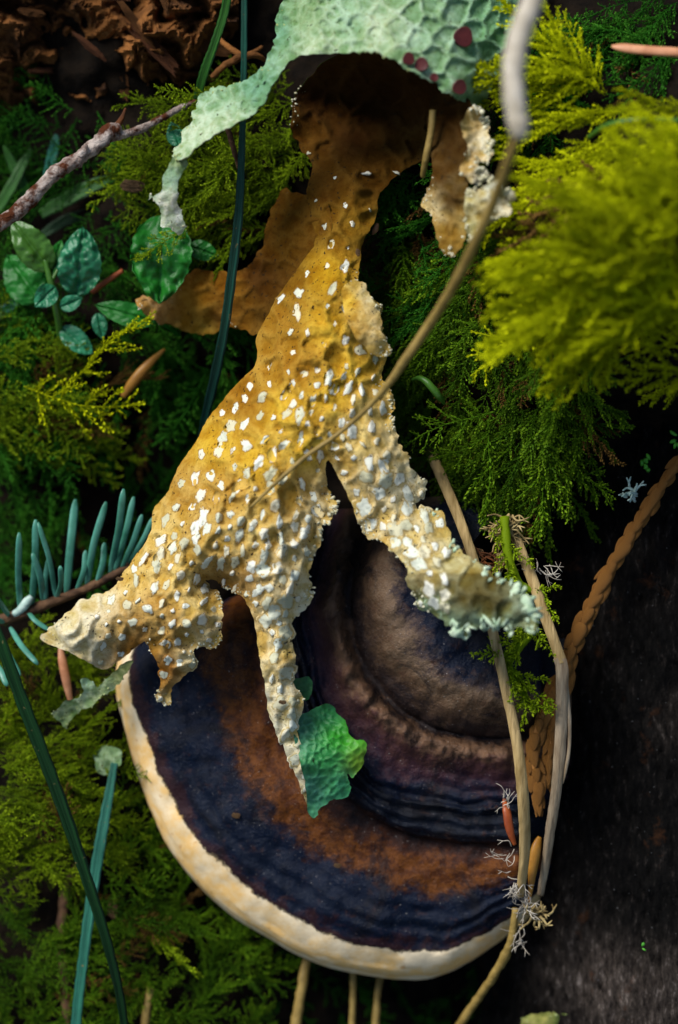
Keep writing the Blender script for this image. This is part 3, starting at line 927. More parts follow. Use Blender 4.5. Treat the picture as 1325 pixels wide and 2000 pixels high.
def make_main_lichen():
    t = empty('lungwort_lichen', P(np.array(700.), np.array(330.), np.array(-80.)))
    tag(t, 'big tan and mint lungwort lichen draped from the moss over the bracket fungus', 'lichen')
    bl = scatter_blisters()
    cells = poisson(BODY, (60, 90, 1050, 1600), lambda x, y: 40 if y < 700 else (44 if y < 1050 else 30), 5000, np.random.default_rng(5))
    cells = cells * np.array([1, 1])
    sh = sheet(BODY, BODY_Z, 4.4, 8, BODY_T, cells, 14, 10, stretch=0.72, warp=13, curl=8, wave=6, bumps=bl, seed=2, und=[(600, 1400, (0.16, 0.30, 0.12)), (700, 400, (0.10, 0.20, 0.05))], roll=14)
    px, py = sh['px'], sh['py']
    mats = [M['lichen_tan'], M['lichen_green']]
    arm = (px - 665) * 0.62 + (py - 905) * 0.0 > -1
    arm = (px > 645 + 0.0 * py) & (py > 850 + (px - 645) * -0.45) & (py > 760)
    mid = (py > 1120) & (px > 465)
    low = (py > 1135 + (330 - px) * 0.2) & (px <= 465) & ~mid
    hood = py < 330
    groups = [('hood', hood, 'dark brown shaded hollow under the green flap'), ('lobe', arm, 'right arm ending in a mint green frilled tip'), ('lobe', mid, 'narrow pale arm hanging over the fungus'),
              ('lobe', low, 'lower left lobes with pale tip and rusty foot')]
    rest = ~(hood | arm | mid | low)
    sheet_obj('thallus', sh, mats, t, rest.astype(float))
    for nm, k, lb in groups:
        o = sheet_obj(nm, sh, mats, t, k.astype(float)); o['label'] = lb
    fringe(sh, t, M['fringe'], 0.65, (2.6, 5.5), 4, keep=lambda p: p[0] < 842)
    fringe(sh, t, M['fringe_mint'], 0.45, (4.0, 9.0), 5, keep=lambda p: p[0] >= 842, lobed=True)
    # blisters: each an oval pale spot of its own
    q2 = np.c_[px, py]
    r = np.random.default_rng(3)
    n_b = 0
    for (bx, by, ax, la, wa, h) in bl:
        j = int(((q2 - (bx, by)) ** 2).sum(1).argmin())
        if sh['dist'][j] < 0.75 * la or n_b >= 298:
            continue
        v, f, e = blister_patch(sh, bx, by, ax, la * 1.35, wa * 1.55, r)
        build('blister', v, f, M['blister'], t, {'edge': e, 'tint': np.repeat(tint_of(np.array([bx]), np.array([by]), BODY_T), len(v), 0)})
        n_b += 1
    return t, sh


LICHEN, BODY_SH = make_main_lichen()


def add_lichen_sheet(parent, name, label, poly, zc, tint, mats, seed, sp=5.0, cells=34, cell_h=6, thick=7, curl=5, wave=8, fr=None, und=None, dens=0.6, size=(2.5, 5.5), roll=0, cell_w=8):
    b = np.array([q[:2] for q in poly], float)
    cl = poisson(b, (*b.min(0), *b.max(0)), cells, 4000, np.random.default_rng(seed)) if cells else None
    if cl is not None and len(cl) < 3:
        cl = None
    sh = sheet(poly, zc, sp, thick, tint, cl, cell_h, cell_w, curl=curl, wave=wave, seed=seed, und=und, roll=roll)
    o = sheet_obj(name, sh, mats, parent)
    if label:
        o['label'] = label
    if fr is not None:
        fringe(sh, o if parent is not None else o, fr, dens, size, seed)
    return o, sh


MINT_D = (0.20, 0.40, 0.25); MINT_L = (0.40, 0.58, 0.38); MINT_P = (0.58, 0.69, 0.48)
mint = [M['lichen_mint'], M['lichen_tan']]
tanm = [M['lichen_tan'], M['lichen_green']]
UNB = [(700, 100, (0.20, 0.09, 0.02))]

# the green upper face that folds over the hood
_, FLAP = add_lichen_sheet(LICHEN, 'upper_flap', 'mint green upper face with a net of ridges', [
    (522, 118, 4), (535, 80, 5), (533, 50, 5), (548, 15, 5), (575, -30), (700, -90), (1040, -90), (1020, -20, 2), (1003, 50, 2), (985, 110, 2), (962, 165, 3), (938, 212, 3), (905, 200, 3), (872, 180, 4), (846, 168, 5), (815, 140, 5),
    (780, 128, 5), (752, 108, 4), (722, 108, 4), (680, 102, 2), (640, 104, 2), (600, 104, 2), (570, 116, 2), (552, 140, 2), (535, 165, 2), (522, 196, 3), (500, 222, 2), (470, 240, 3), (430, 258, 2), (395, 278, 2), (368, 305, 3), (338, 306, 4),
    (348, 280, 4), (362, 250, 4), (380, 212, 5), (392, 188, 4), (425, 168, 5), (458, 162, 5), (475, 160, 3), (500, 138, 3)],
    [(560, 40, 30), (530, 110, 45), (600, 95, 130), (690, 90, 165), (750, 90, 190), (830, 140, 200), (900, 190, 150), (940, 205, 60), (960, 100, 90), (1000, 0, 20), (850, 60, 170), (850, -20, 120), (700, 20, 140), (560, -60, 0), (1010, -80, -20),
     (510, 165, 70), (450, 200, 60), (470, 235, 110), (390, 210, 10), (360, 300, 90), (420, 255, 110), (345, 280, 30)],
    [(540, 60, MINT_D), (600, 40, (0.32, 0.46, 0.24)), (680, 40, MINT_L), (620, 95, MINT_P), (740, 60, MINT_P), (850, 100, MINT_L), (950, 60, (0.30, 0.55, 0.32)), (940, 180, MINT_L), (880, 60, MINT_L), (500, 170, MINT_D), (430, 200, MINT_L), (380, 260, MINT_P), (440, 240, MINT_P)],
    mint, 31, 4.6, lambda x, y: 17 if x < 680 else 33, 13, 8, 0, 14, M['fringe_green'], UNB, 0.30, (2.2, 4.5), 0, 7)
# hanging tail at the end of the long green arm
add_lichen_sheet(LICHEN, 'hanging_tail', 'whitish tail hanging from the end of the green arm', [
    (352, 300, 2), (366, 318, 2), (352, 345, 2), (350, 380, 3), (357, 420, 4), (352, 455, 6), (335, 448, 5), (312, 432, 4), (308, 405, 4), (298, 392, 5), (286, 385, 5), (302, 382, 3), (316, 372, 3), (322, 345, 3), (334, 318, 2)],
    [(350, 305, 85), (340, 350, 75), (310, 430, 60), (350, 440, 50), (290, 385, 50)],
    [(350, 310, (0.42, 0.50, 0.25)), (335, 345, MINT_L), (332, 400, (0.70, 0.68, 0.58)), (340, 440, (0.74, 0.76, 0.68))], mint, 33, 4.0, 22, 4, 5, 3, 6, M['fringe'], UNB, 0.5, (2, 4))
# wing that lies back on the moss
add_lichen_sheet(LICHEN, 'back_lobe', 'orange brown lobe lying back on the moss', [
    (640, 400), (560, 375, 4), (545, 385, 4), (528, 425, 3), (510, 480, 3), (470, 525, 3), (415, 530, 4), (365, 535, 3), (320, 570, 3), (275, 582, 5), (272, 600, 5), (305, 625, 4), (350, 640, 5), (400, 655, 5), (450, 640, 4), (500, 652, 4), (540, 640, 2), (590, 560), (640, 480)],
    [(620, 430, -60), (545, 400, -150), (510, 500, -150), (400, 560, -200), (290, 590, -200), (400, 645, -250), (500, 640, -170), (580, 560, -90)],
    [(545, 420, (0.15, 0.07, 0.007)), (500, 540, (0.09, 0.036, 0.006)), (455, 560, (0.22, 0.10, 0.010)), (380, 590, (0.40, 0.20, 0.022)), (430, 620, (0.16, 0.07, 0.010)), (400, 640, (0.34, 0.21, 0.03)), (285, 588, (0.60, 0.38, 0.16)), (560, 470, (0.16, 0.075, 0.008))],
    tanm, 35, 4.4, 30, 6, 8, 6, 16, M['fringe'], [(500, 500, (0.1, 0.2, 0.05))], 0.12, (2, 4))
# torn lobe hanging on the right of the hood
add_lichen_sheet(LICHEN, 'torn_lobe', 'dark brown torn lobe with white frilled edge', [
    (845, 190), (880, 180), (915, 195, 2), (930, 235, 3), (925, 300, 3), (912, 370, 3), (920, 430, 4), (905, 475, 4), (885, 498, 5), (865, 490, 4), (852, 450, 4), (845, 420, 5), (832, 400, 5), (838, 370, 4), (845, 330, 2), (838, 280), (835, 230)],
    [(880, 190, 90), (840, 300, 80), (925, 240, 150), (880, 330, 150), (870, 480, 140), (915, 430, 180), (835, 400, 90)],
    [(880, 220, (0.06, 0.026, 0.004)), (890, 300, (0.05, 0.024, 0.004)), (850, 340, (0.09, 0.042, 0.006)), (880, 390, (0.08, 0.04, 0.006)), (838, 405, PAL), (885, 460, (0.26, 0.15, 0.02)), (912, 440, (0.40, 0.30, 0.10))],
    tanm, 37, 4.6, 26, 7, 8, 3, 9, M['fringe'], UNB, 0.45, (2.5, 5))
add_lichen_sheet(LICHEN, 'frilled_edge', 'white and peach frilled edge on the right', [
    (905, 235, 3), (925, 218, 5), (945, 235, 6), (955, 265, 7), (962, 300, 7), (940, 320, 5), (962, 345, 7), (945, 362, 7), (915, 352, 5), (900, 330, 4), (912, 300, 3), (905, 265, 3)],
    [(910, 240, 170), (955, 270, 160), (915, 340, 200), (955, 340, 190)], [(915, 250, (0.62, 0.45, 0.18)), (945, 280, WHI), (915, 320, (0.58, 0.40, 0.14)), (945, 345, (0.78, 0.76, 0.62))], tanm, 39, 3.6, 16, 6, 8, 4, 16, M['fringe'], UNB, 0.9, (3.5, 7.5))
add_lichen_sheet(LICHEN, 'frilled_edge', 'mint white frilled lobe at the far right', [
    (912, 372, 3), (940, 368, 5), (965, 352, 7), (992, 365, 8), (1000, 395, 8), (985, 420, 6), (960, 440, 5), (938, 455, 5), (918, 470, 5), (908, 430, 3), (905, 400, 3)],
    [(910, 380, 210), (960, 360, 240), (1000, 395, 240), (920, 460, 200), (960, 420, 250)], [(920, 400, (0.50, 0.46, 0.25)), (970, 370, (0.74, 0.78, 0.66)), (990, 400, WHI), (950, 420, (0.45, 0.34, 0.12)), (925, 450, (0.44, 0.42, 0.2))], tanm, 41, 3.6, 18, 6, 8, 6, 16, M['fringe'], UNB, 0.9, (3.5, 7.5))
# extra flap on the right side of the body
add_lichen_sheet(LICHEN, 'frilled_edge', 'upturned pale flap on the right side of the body', [
    (668, 588), (672, 560), (690, 548, 4), (712, 558, 6), (728, 588, 7), (742, 622, 7), (752, 660, 7), (758, 692, 6), (738, 698, 4), (712, 680, 2), (692, 655), (678, 625)],
    [(670, 575, 70), (715, 560, 60), (750, 680, 70), (700, 640, 105), (690, 660, 85)], [(685, 590, YEL), (720, 580, (0.62, 0.55, 0.33)), (740, 640, PAL), (700, 640, (0.58, 0.38, 0.10)), (745, 690, PEA)], tanm, 43, 4.0, 24, 5, 7, 4, 8, M['fringe'], [(700, 640, (0.22, 0.2, 0.06))], 0.8, (2.8, 6))
# green faces turned up at the end of the middle arm
add_lichen_sheet(LICHEN, 'turned_up_tip', 'wet green dimpled tip turned up over the fungus', [
    (580, 1402), (605, 1390, 2), (638, 1375, 3), (660, 1392, 4), (680, 1415, 4), (692, 1440, 5), (712, 1450, 6), (718, 1472, 6), (706, 1502, 5), (690, 1520, 5), (680, 1512, 3), (684, 1535, 4), (680, 1556, 3), (655, 1560, 3), (640, 1566, 3), (628, 1580, 3), (620, 1596, 3), (603, 1588), (598, 1540), (588, 1490), (574, 1440)],
    [(590, 1410, -70), (640, 1380, -110), (710, 1465, -90), (690, 1515, -105), (640, 1480, -70), (610, 1590, -125), (660, 1560, -120), (585, 1480, -60)],
    [(590, 1430, (0.05, 0.19, 0.12)), (610, 1540, (0.09, 0.30, 0.19)), (640, 1400, (0.03, 0.20, 0.07)), (690, 1440, (0.06, 0.30, 0.01)), (705, 1490, (0.16, 0.28, 0.015)), (670, 1540, (0.06, 0.32, 0.15)), (640, 1480, (0.03, 0.22, 0.06)), (660, 1440, (0.03, 0.30, 0.02))],
    [M['lichen_green'], M['lichen_tan']], 45, 2.8, 13, 4.0, 3.0, 0, 10, None, [(640, 1480, PAL)], cell_w=4.5)
add_lichen_sheet(LICHEN, 'turned_up_tip', 'small green tip peeping out beside the pale arm', [
    (570, 1330), (590, 1322, 3), (605, 1322, 3), (612, 1345, 4), (600, 1368, 3), (580, 1362)], [(575, 1340, -60), (605, 1330, -80), (600, 1365, -70)], [(590, 1345, (0.02, 0.12, 0.03))], [M['lichen_green'], M['lichen_tan']], 47, 3.6, 14, 5, 5, 0, 4)
for (x, y, r_, dz) in ((900, 71, 19, 0), (792, 118, 12, 14), (823, 128, 13, 10), (893, 168, 14, 8), (843, 155, 8, 8)):
    j = int(((FLAP['px'] - x) ** 2 + (FLAP['py'] - y) ** 2).argmin())
    n = FLAP['n'][j]; n = n * 0.4 + np.array([0, 0, 0.6]); n /= np.linalg.norm(n); c = FLAP['front'][j] + n * 11
    a = np.cross(n, [0, 1, 0.2]); a /= np.linalg.norm(a); b_ = np.cross(n, a)
    prof = [(0.0, 4.2), (0.5, 5.2), (0.8, 5.0), (0.93, 5.8), (1.02, 5.0), (1.0, 2.0), (0.7, -2.0), (0.4, -8.0)]
    vs = [c + n * prof[0][1]]; fs = []
    for k, (q, h) in enumerate(prof[1:]):
        for s in range(20):
            th = 2 * math.pi * s / 20
            vs.append(c + (a * math.cos(th) + b_ * math.sin(th)) * q * r_ * (1 + 0.05 * math.sin(3 * th + x)) + n * h)
    for s in range(20):
        fs.append((0, 1 + s, 1 + (s + 1) % 20))
        for k in range(len(prof) - 2):
            fs.append((1 + k * 20 + s, 1 + (k + 1) * 20 + s, 1 + (k + 1) * 20 + (s + 1) % 20, 1 + k * 20 + (s + 1) % 20))
    build('fruiting_disc', np.array(vs), fs, M['disc'], LICHEN)

# ------------------------------------------------------------------ smaller lichens


def small_lichen(label, poly, zc, tint, mats, seed, fr, name='lichen_flake', cells=20, size=(2.0, 4.0)):
    b = np.array([q[:2] for q in poly], float); m = b.mean(0)
    t = empty(name, P(m[0], m[1], np.array(float(zc[0][2]) - 10)))
    tag(t, label, 'lichen')
    add_lichen_sheet(t, 'thallus', None, poly, zc, tint, mats, seed, 3.6, cells, 5, 5, 3, 8, fr, None, 0.6, size)
    return t


small_lichen('pale green ruffled lichen left of the fungus rim', [(262, 1290), (248, 1318, 3), (225, 1345, 4), (200, 1358, 4), (178, 1378, 4), (150, 1395, 4), (132, 1425, 5), (118, 1410, 5), (102, 1396, 6), (118, 1378, 5), (142, 1368, 4), (158, 1355, 3), (160, 1330, 5), (182, 1325, 5), (192, 1340, 4), (215, 1318, 4), (235, 1300, 3)],
             [(255, 1300, -130), (190, 1350, -150), (110, 1400, -200), (165, 1330, -140)], [(240, 1310, (0.32, 0.34, 0.14)), (170, 1335, (0.45, 0.62, 0.42)), (190, 1360, (0.36, 0.42, 0.22)), (115, 1398, (0.42, 0.50, 0.28))], mint, 61, M['fringe_green'])
small_lichen('little pale green lichen lobe just below the ruffled one', [(195, 1462, 3), (215, 1460, 3), (235, 1470, 3), (236, 1495, 3), (215, 1508, 4), (190, 1502, 4), (186, 1480, 4)],
             [(210, 1480, -260), (235, 1480, -240), (190, 1500, -280)], [(210, 1480, (0.34, 0.46, 0.26))], mint, 63, M['fringe_green'])
small_lichen('yellowish lichen scrap at the bottom edge on the log', [(1022, 1990, 5), (1040, 1978, 6), (1075, 1974, 6), (1108, 1985, 6), (1115, 2015, 4), (1060, 2040, 4), (1020, 2020, 4)],
             [(1060, 1990, -330), (1020, 2010, -350), (1110, 2010, -330)], [(1060, 1990, (0.46, 0.42, 0.13)), (1100, 1990, (0.30, 0.36, 0.10))], mint, 65, M['fringe_green'], size=(3, 6))

# ------------------------------------------------------------------ moss fronds


def join_pieces(pc):
    vs, fs, tp, o = [], [], [], 0
    for v, f, t in pc:
        vs.append(v); fs.append(f + o); tp.append(t); o += len(v)
    return np.concatenate(vs), np.concatenate(fs), np.concatenate(tp)


def frond_pieces(seed, pairs=15, leaf=5.0, step=3.2, per=3, blen=0.40, bend=18.0, width=1.8, ang0=52.0, sub=True, flat=0.38, wild=1.0):
    """One feathery frond 100 long, untidy as it grows: a list of (vertices, faces, tip value) pieces: the stem, then its branchlets."""
    r = np.random.default_rng(seed)
    n = 30
    s = np.linspace(0, 1, n)
    sx = r.normal(0, 14)
    ax = np.stack([sx * s ** 2 + 3.0 * np.sin(s * r.uniform(4, 7) + r.uniform(0, 6)), 100 * s, bend * np.sin(s * 1.6 + 0.2) * (1 - 0.9 * s ** 2) + 4 * np.sin(5 * s + seed)], 1)

    def leafy(path, l0, w0, st, per, tip0, tip1, core):
        vs, fs, tp = [], [], []
        seg = np.r_[0, np.cumsum(np.linalg.norm(np.diff(path, axis=0), axis=1))]
        T, N, B = frames(path)
        v, f = tube_geo(path[[0, len(path) // 4, len(path) // 2, 3 * len(path) // 4, -1]] if len(path) > 10 else path[[0, len(path) // 2, -1]], core, 3)
        f3 = []
        for q in f:
            f3 += [] if len(q) == 3 else [(q[0], q[1], q[2]), (q[0], q[2], q[3])]
        vs.append(v); fs.append(np.array(f3)); tp.append(np.full(len(v), tip0)); o = len(v)
        d = st * 0.5; ph = r.uniform(0, 6)
        while d < seg[-1]:
            k = np.searchsorted(seg, d) - 1; k = max(0, min(k, len(path) - 2)); fr = (d - seg[k]) / (seg[k + 1] - seg[k] + 1e-9)
            p = path[k] * (1 - fr) + path[k + 1] * fr
            rel = d / seg[-1]
            for m in range(per):
                th = ph + 2 * math.pi * m / per + r.normal(0, 0.4)
                out = N[k] * math.cos(th) + B[k] * math.sin(th)
                dr = T[k] * r.uniform(0.7, 1.0) + out * r.uniform(0.30, 0.80); dr /= np.linalg.norm(dr)
                sd_ = np.cross(dr, out); sd_ /= np.linalg.norm(sd_) + 1e-9
                l = l0 * r.uniform(0.65, 1.25) * (1 - 0.4 * rel); w = w0 * r.uniform(0.8, 1.15) * 0.5
                vs.append(np.array([p, p + dr * l * 0.42 + sd_ * w + out * 0.4, p + dr * l, p + dr * l * 0.42 - sd_ * w + out * 0.4]))
                fs.append(np.array([[0, 1, 2], [0, 2, 3]]) + o); o += 4
                a = tip0 + (tip1 - tip0) * rel
                tp.append(np.array([a, a, min(1, a + 0.25), a]))
            ph += 2.1; d += st * r.uniform(0.8, 1.25)
        return np.concatenate(vs), np.concatenate(fs), np.concatenate(tp)
    pieces = [leafy(ax, leaf * 0.8, width, step * 1.2, per, 0.15, 0.8, 0.7)]
    for i in range(pairs):
        for sgn in (-1, 1):
            if r.random() < 0.10:
                continue
            u = 0.05 + 0.90 * np.clip((i + r.uniform(0, 1)) / pairs, 0, 1)
            k = min(int(u * (n - 1)), n - 1)
            prof = min(1, 0.35 + 2.2 * u) * (1 - 0.97 * u) ** 0.6
            l = 100 * blen * prof * r.uniform(0.5, 1.25)
            if l < 4:
                continue
            ang = math.radians(ang0 + r.normal(0, 11 * wild) - 18 * u)
            q = np.linspace(0, 1, 7)
            cv = r.normal(0.25, 0.35 * wild); lift = r.normal(0.0, flat); dr = r.uniform(0.0, 0.6) * flat / 0.38
            bx = sgn * l * (np.sin(ang) * q - cv * 0.35 * q ** 2); by = l * (np.cos(ang) * q + cv * 0.45 * q ** 2)
            bz = l * (lift * q - dr * q ** 2)
            path = ax[k] + np.stack([bx, by, bz], 1)
            pc = [leafy(path, leaf * 0.9, width * 0.9, step, per, 0.25, 1.0, 0.55)]
            if sub and l > 18:
                for m in range(int(l / 9)):
                    kk = r.integers(1, 5); d = path[kk + 1] - path[kk]; d /= np.linalg.norm(d)
                    sd2 = np.cross(d, [0.0, 0.0, 1.0]) * r.choice([-1, 1]) + r.normal(0, 0.3, 3)
                    dd = d * 0.9 + sd2 * 0.6; dd /= np.linalg.norm(dd); l2 = l * r.uniform(0.18, 0.34)
                    qq = np.linspace(0, 1, 4)[:, None]
                    pc.append(leafy(path[kk] + dd * l2 * qq + d * l2 * 0.25 * qq ** 2, leaf * 0.8, width * 0.8, step * 1.1, per, 0.4, 1.0, 0.45))
            pieces.append(join_pieces(pc))
    return pieces


HI = [frond_pieces(100 + i, pairs=11 + i % 4, leaf=5.6, step=3.9, per=2, width=2.3, blen=0.34 + 0.06 * (i % 3), bend=10 + 8 * (i % 4), ang0=(38, 56, 46, 62, 34, 50)[i]) for i in range(6)]
HIJ = [join_pieces(p) for p in HI]
PLUME = [frond_pieces(400 + i, pairs=12 + i % 3, leaf=7.0, step=4.0, per=3, width=2.9, blen=0.36 + 0.05 * (i % 3), bend=16 + 8 * (i % 3), ang0=(34, 42, 48, 38, 52)[i], sub=False, flat=0.20, wild=1.0) for i in range(5)]
PLJ = [join_pieces(p) for p in PLUME]
LOJ = [join_pieces(frond_pieces(200 + i, pairs=11, leaf=7.5, step=5.8, per=2, width=2.8, blen=0.38, bend=10 + 8 * (i % 3), ang0=40 + 6 * i, sub=False)) for i in range(5)]


def frond_matrix(phi, tilt, roll, sc):
    """Columns: across, along, out. PHI is the heading in the bank's plane (0 = up the bank, clockwise), TILT lifts the tip out of the bank."""
    d = np.array([math.sin(phi) * math.cos(tilt), math.cos(phi) * math.cos(tilt), math.sin(tilt)])
    up = np.array([0, 0, 1.0]); x = np.cross(d, up); x /= np.linalg.norm(x) + 1e-9; z = np.cross(x, d)
    c, s = math.cos(roll), math.sin(roll)
    return np.stack([x * c + z * s, d, -x * s + z * c], 1) * sc


def moss_mat_obj(label, region, n, zfun, heading, size, mat, seed, lo=False, tilt=(0.0, 0.25), age=(0.2, 1.0), spread=0.35, name='feather_moss'):
    """A carpet of fronds, past counting: one object."""
    r = np.random.default_rng(seed)
    b = np.array(region, float)
    lib = LOJ if lo is True else (lo or HIJ)
    vs, fs, tp, ag, o = [], [], [], [], 0
    xs = r.uniform(b[:, 0].min(), b[:, 0].max(), n * 12); ys = r.uniform(b[:, 1].min(), b[:, 1].max(), n * 12)
    ok = in_poly(xs, ys, b)
    for x, y in zip(xs[ok][:n], ys[ok][:n]):
        z = float(zfun(x, y)) + r.uniform(-25, 25)
        ph = heading(x, y) + r.normal(0, spread)
        v, f, t = lib[r.integers(len(lib))]
        A = frond_matrix(math.radians(90) + ph if False else ph, r.uniform(*tilt), r.normal(0, 0.35), r.uniform(*size) / 100)
        vs.append(v @ A.T + P(x, y, np.array(z))); fs.append(f + o); tp.append(t); ag.append(np.full(len(v), 0.0 if r.random() < 0.06 else max(0.03, r.uniform(*age)))); o += len(v)
    ob = build(name, np.concatenate(vs), np.concatenate(fs), mat, None, {'tip': np.concatenate(tp), 'age': np.concatenate(ag)})
    tag(ob, label, 'moss', kind='stuff')
    return ob


def toward(x0, y0, x1, y1):
    """Heading that points from one place to another (0 = up the bank, clockwise)."""
    return math.atan2(x1 - x0, -(y1 - y0))


gz = lambda dz: (lambda x, y: ground_z(np.array(x), np.array(y)) + dz)
R_ = math.radians
# bright mound on the right
moss_mat_obj('bright yellow green feather moss on the mound at the right', [(1090, 150), (1140, 130), (1230, 210), (1450, 220), (1450, 720), (1300, 680), (1190, 620), (1110, 540), (1075, 420), (1070, 250)], 112, gz(95),
             lambda x, y: R_(-120 + 35 * math.sin(x / 130.0 + y / 210.0)) if y > 250 else R_(-70 + 40 * math.sin(y / 60.0)), (140, 260), M['moss_bright'], 1, lo=PLJ, tilt=(-0.1, 0.35), age=(0.15, 1.0), spread=0.3)
moss_mat_obj('bright moss bulging out in front of the mound at the far right', [(1140, 400), (1430, 330), (1430, 660), (1300, 650), (1190, 590), (1140, 500)], 36, gz(225),
             lambda x, y: R_(-130 + 60 * (x - 1060) / 300.0), (160, 280), M['moss_bright'], 2, lo=PLJ, tilt=(-0.2, 0.3), age=(0.3, 1.0), spread=0.3)
# green moss hanging between lichen and log
moss_mat_obj('green feather moss hanging between the lichen and the log', [(860, 420), (1020, 420), (1120, 620), (1160, 760), (1130, 900), (1050, 950), (880, 900), (770, 820), (760, 640), (790, 420)], 230, gz(50),
             lambda x, y: R_(180 - (x - 950) * 0.10), (90, 180), M['moss_mid'], 3, lo=HIJ[:3] + PLJ[:3], tilt=(-0.3, 0.25), age=(0.1, 1.0), spread=0.5)
moss_mat_obj('darker green moss behind the torn lichen lobe', [(720, 320), (850, 330), (1000, 60), (1330, -40), (1340, 110), (1080, 130), (1000, 320), (900, 560), (790, 680), (720, 640)], 130, gz(50),
             lambda x, y: R_(190 + 40 * math.sin(x / 90.0)), (110, 200), M['moss_dark'], 4, tilt=(-0.2, 0.25), age=(0.2, 1.0), spread=0.7)
# moss left of the hood
moss_mat_obj('olive feather moss behind the green lichen arm', [(330, 190), (420, 160), (560, 130), (620, 180), (600, 330), (540, 480), (430, 500), (340, 440), (280, 350), (270, 280)], 150, gz(45),
             lambda x, y: R_(-120 + 25 * math.sin(y / 50.0)), (80, 150), M['moss_yellow'], 5, tilt=(-0.1, 0.35), age=(0.0, 0.85), spread=0.5)
# left side
moss_mat_obj('dark moss in the shade left of the lichen', [(-80, 520), (300, 480), (500, 640), (430, 800), (330, 960), (280, 1060), (-80, 1120)], 150, gz(70),
             lambda x, y: R_(150 + 60 * math.sin(x / 70.0)), (110, 210), M['moss_dark'], 6, tilt=(-0.1, 0.3), age=(0.2, 1.0), spread=0.8)
moss_mat_obj('yellow green moss along the left edge above the fir sprig', [(-80, 640), (120, 660), (210, 760), (200, 860), (90, 920), (-80, 900)], 34, gz(110),
             lambda x, y: R_(85 + 20 * math.sin(y / 40.0)), (100, 180), M['moss_yellow'], 7, tilt=(0.0, 0.3), age=(0.35, 1.0), spread=0.5)
moss_mat_obj('yellow green moss at the lower left below the fir sprig', [(-80, 1270), (120, 1290), (230, 1390), (250, 1520), (220, 1640), (90, 1720), (-80, 1740)], 150, gz(130),
             lambda x, y: R_(60 + 60 * math.sin(y / 60.0)), (80, 160), M['moss_yellow'], 8, tilt=(-0.1, 0.45), age=(0.1, 0.85), spread=0.7)
moss_mat_obj('green moss in the bottom left corner below the fungus', [(-80, 1740), (150, 1690), (260, 1560), (330, 1640), (420, 1750), (520, 1860), (500, 2080), (-80, 2080)], 190, gz(90),
             lambda x, y: R_(120 + 60 * math.sin(x / 50.0 + y / 90.0)), (80, 170), M['moss_mid'], 9, tilt=(-0.1, 0.4), age=(0.0, 0.85), spread=0.8)
moss_mat_obj('sparse dark moss in the gap under the fungus rim', [(480, 1850), (700, 1880), (960, 1880), (940, 2080), (480, 2080)], 40, gz(25),
             lambda x, y: R_(180), (90, 170), M['moss_dark'], 10, tilt=(-0.1, 0.2), age=(0.0, 0.7), spread=0.9)
moss_mat_obj('dark moss at the upper left under the rotten wood', [(-80, 180), (260, 220), (330, 330), (230, 450), (-80, 480)], 60, gz(20),
             lambda x, y: R_(200 + 60 * math.sin(x / 60.0)), (100, 180), M['moss_dark'], 11, lo=True, age=(0.0, 0.8), spread=0.9)

FROND_MESH = {}


def frond_thing(label, x, y, z, to, size, mat, proto=0, tilt=0.1, roll=0.0, age=0.8):
    """A single frond that can be picked out: stem and branchlets as parts."""
    ph = toward(x, y, *to)
    t = empty('moss_frond', P(np.array(float(x)), np.array(float(y)), np.array(float(z))))
    A = RM @ frond_matrix(ph, tilt, roll, size / 100) * S
    m4 = np.eye(4); m4[:3, :3] = A
    for i, (v, f, tp) in enumerate(HI[proto]):
        key = (proto, i, mat, age)
        if key not in FROND_MESH:
            FROND_MESH[key] = mesh_data('stem' if i == 0 else 'branchlet', v, f, [M[mat]], {'tip': tp, 'age': np.full(len(v), age)})
        o = bpy.data.objects.new('stem' if i == 0 else 'branchlet', FROND_MESH[key]); col.objects.link(o); o.parent = t
        o.matrix_local = Matrix(m4.tolist())
    tag(t, label, 'moss', 'single moss fronds that stand out')
    return t


frond_thing('arching yellow green moss frond under the dark leaf at left', 145, 735, -250, (310, 640), 215, 'moss_bright', 0, 0.25, 0.2, 0.55)
frond_thing('moss frond at the left edge pointing at the lichen shoulder', 50, 760, -270, (240, 810), 250, 'moss_bright', 1, 0.15, -0.2, 0.5)
frond_thing('moss frond across the round green leaf at left', 365, 440, -170, (250, 535), 130, 'moss_yellow', 2, 0.1, 0.3, 0.8)
frond_thing('moss frond poking out left under the green lichen arm', 420, 195, -150, (300, 190), 125, 'moss_yellow', 3, 0.15, 0, 0.75)
frond_thing('hanging moss frond just right of the lichen right arm', 960, 820, -70, (925, 1010), 225, 'moss_mid', 0, -0.05, 0.1, 0.85)
frond_thing('hanging moss frond tip above the bent straw', 1080, 830, -60, (1070, 1050), 235, 'moss_mid', 2, -0.05, -0.1, 0.95)
frond_thing('moss frond spreading left below the pale sprout', 960, 800, -60, (790, 850), 190, 'moss_mid', 1, 0.05, 0.1, 0.7)
frond_thing('olive moss frond hanging at the right end of the green moss', 1125, 760, -50, (1120, 960), 210, 'moss_mid', 4, -0.1, 0.2, 0.9)
frond_thing('yellow moss frond reaching up beside the grey stem', 1180, 190, 60, (1085, 55), 180, 'moss_bright', 3, 0.1, 0, 0.7)
frond_thing('yellow moss frond at the foot of the bright mound pointing down', 1090, 560, 60, (920, 740), 240, 'moss_bright', 5, -0.15, 0.2, 0.45)
frond_thing('moss frond below the dark grass blade at lower left', 240, 1800, -340, (420, 1900), 200, 'moss_yellow', 4, 0.15, 0.2, 0.8)
frond_thing('moss frond at the left edge beside the teal grass blade', 30, 1480, -330, (200, 1560), 190, 'moss_yellow', 5, 0.15, 0, 0.9)

# ------------------------------------------------------------------ rotten wood at the upper left


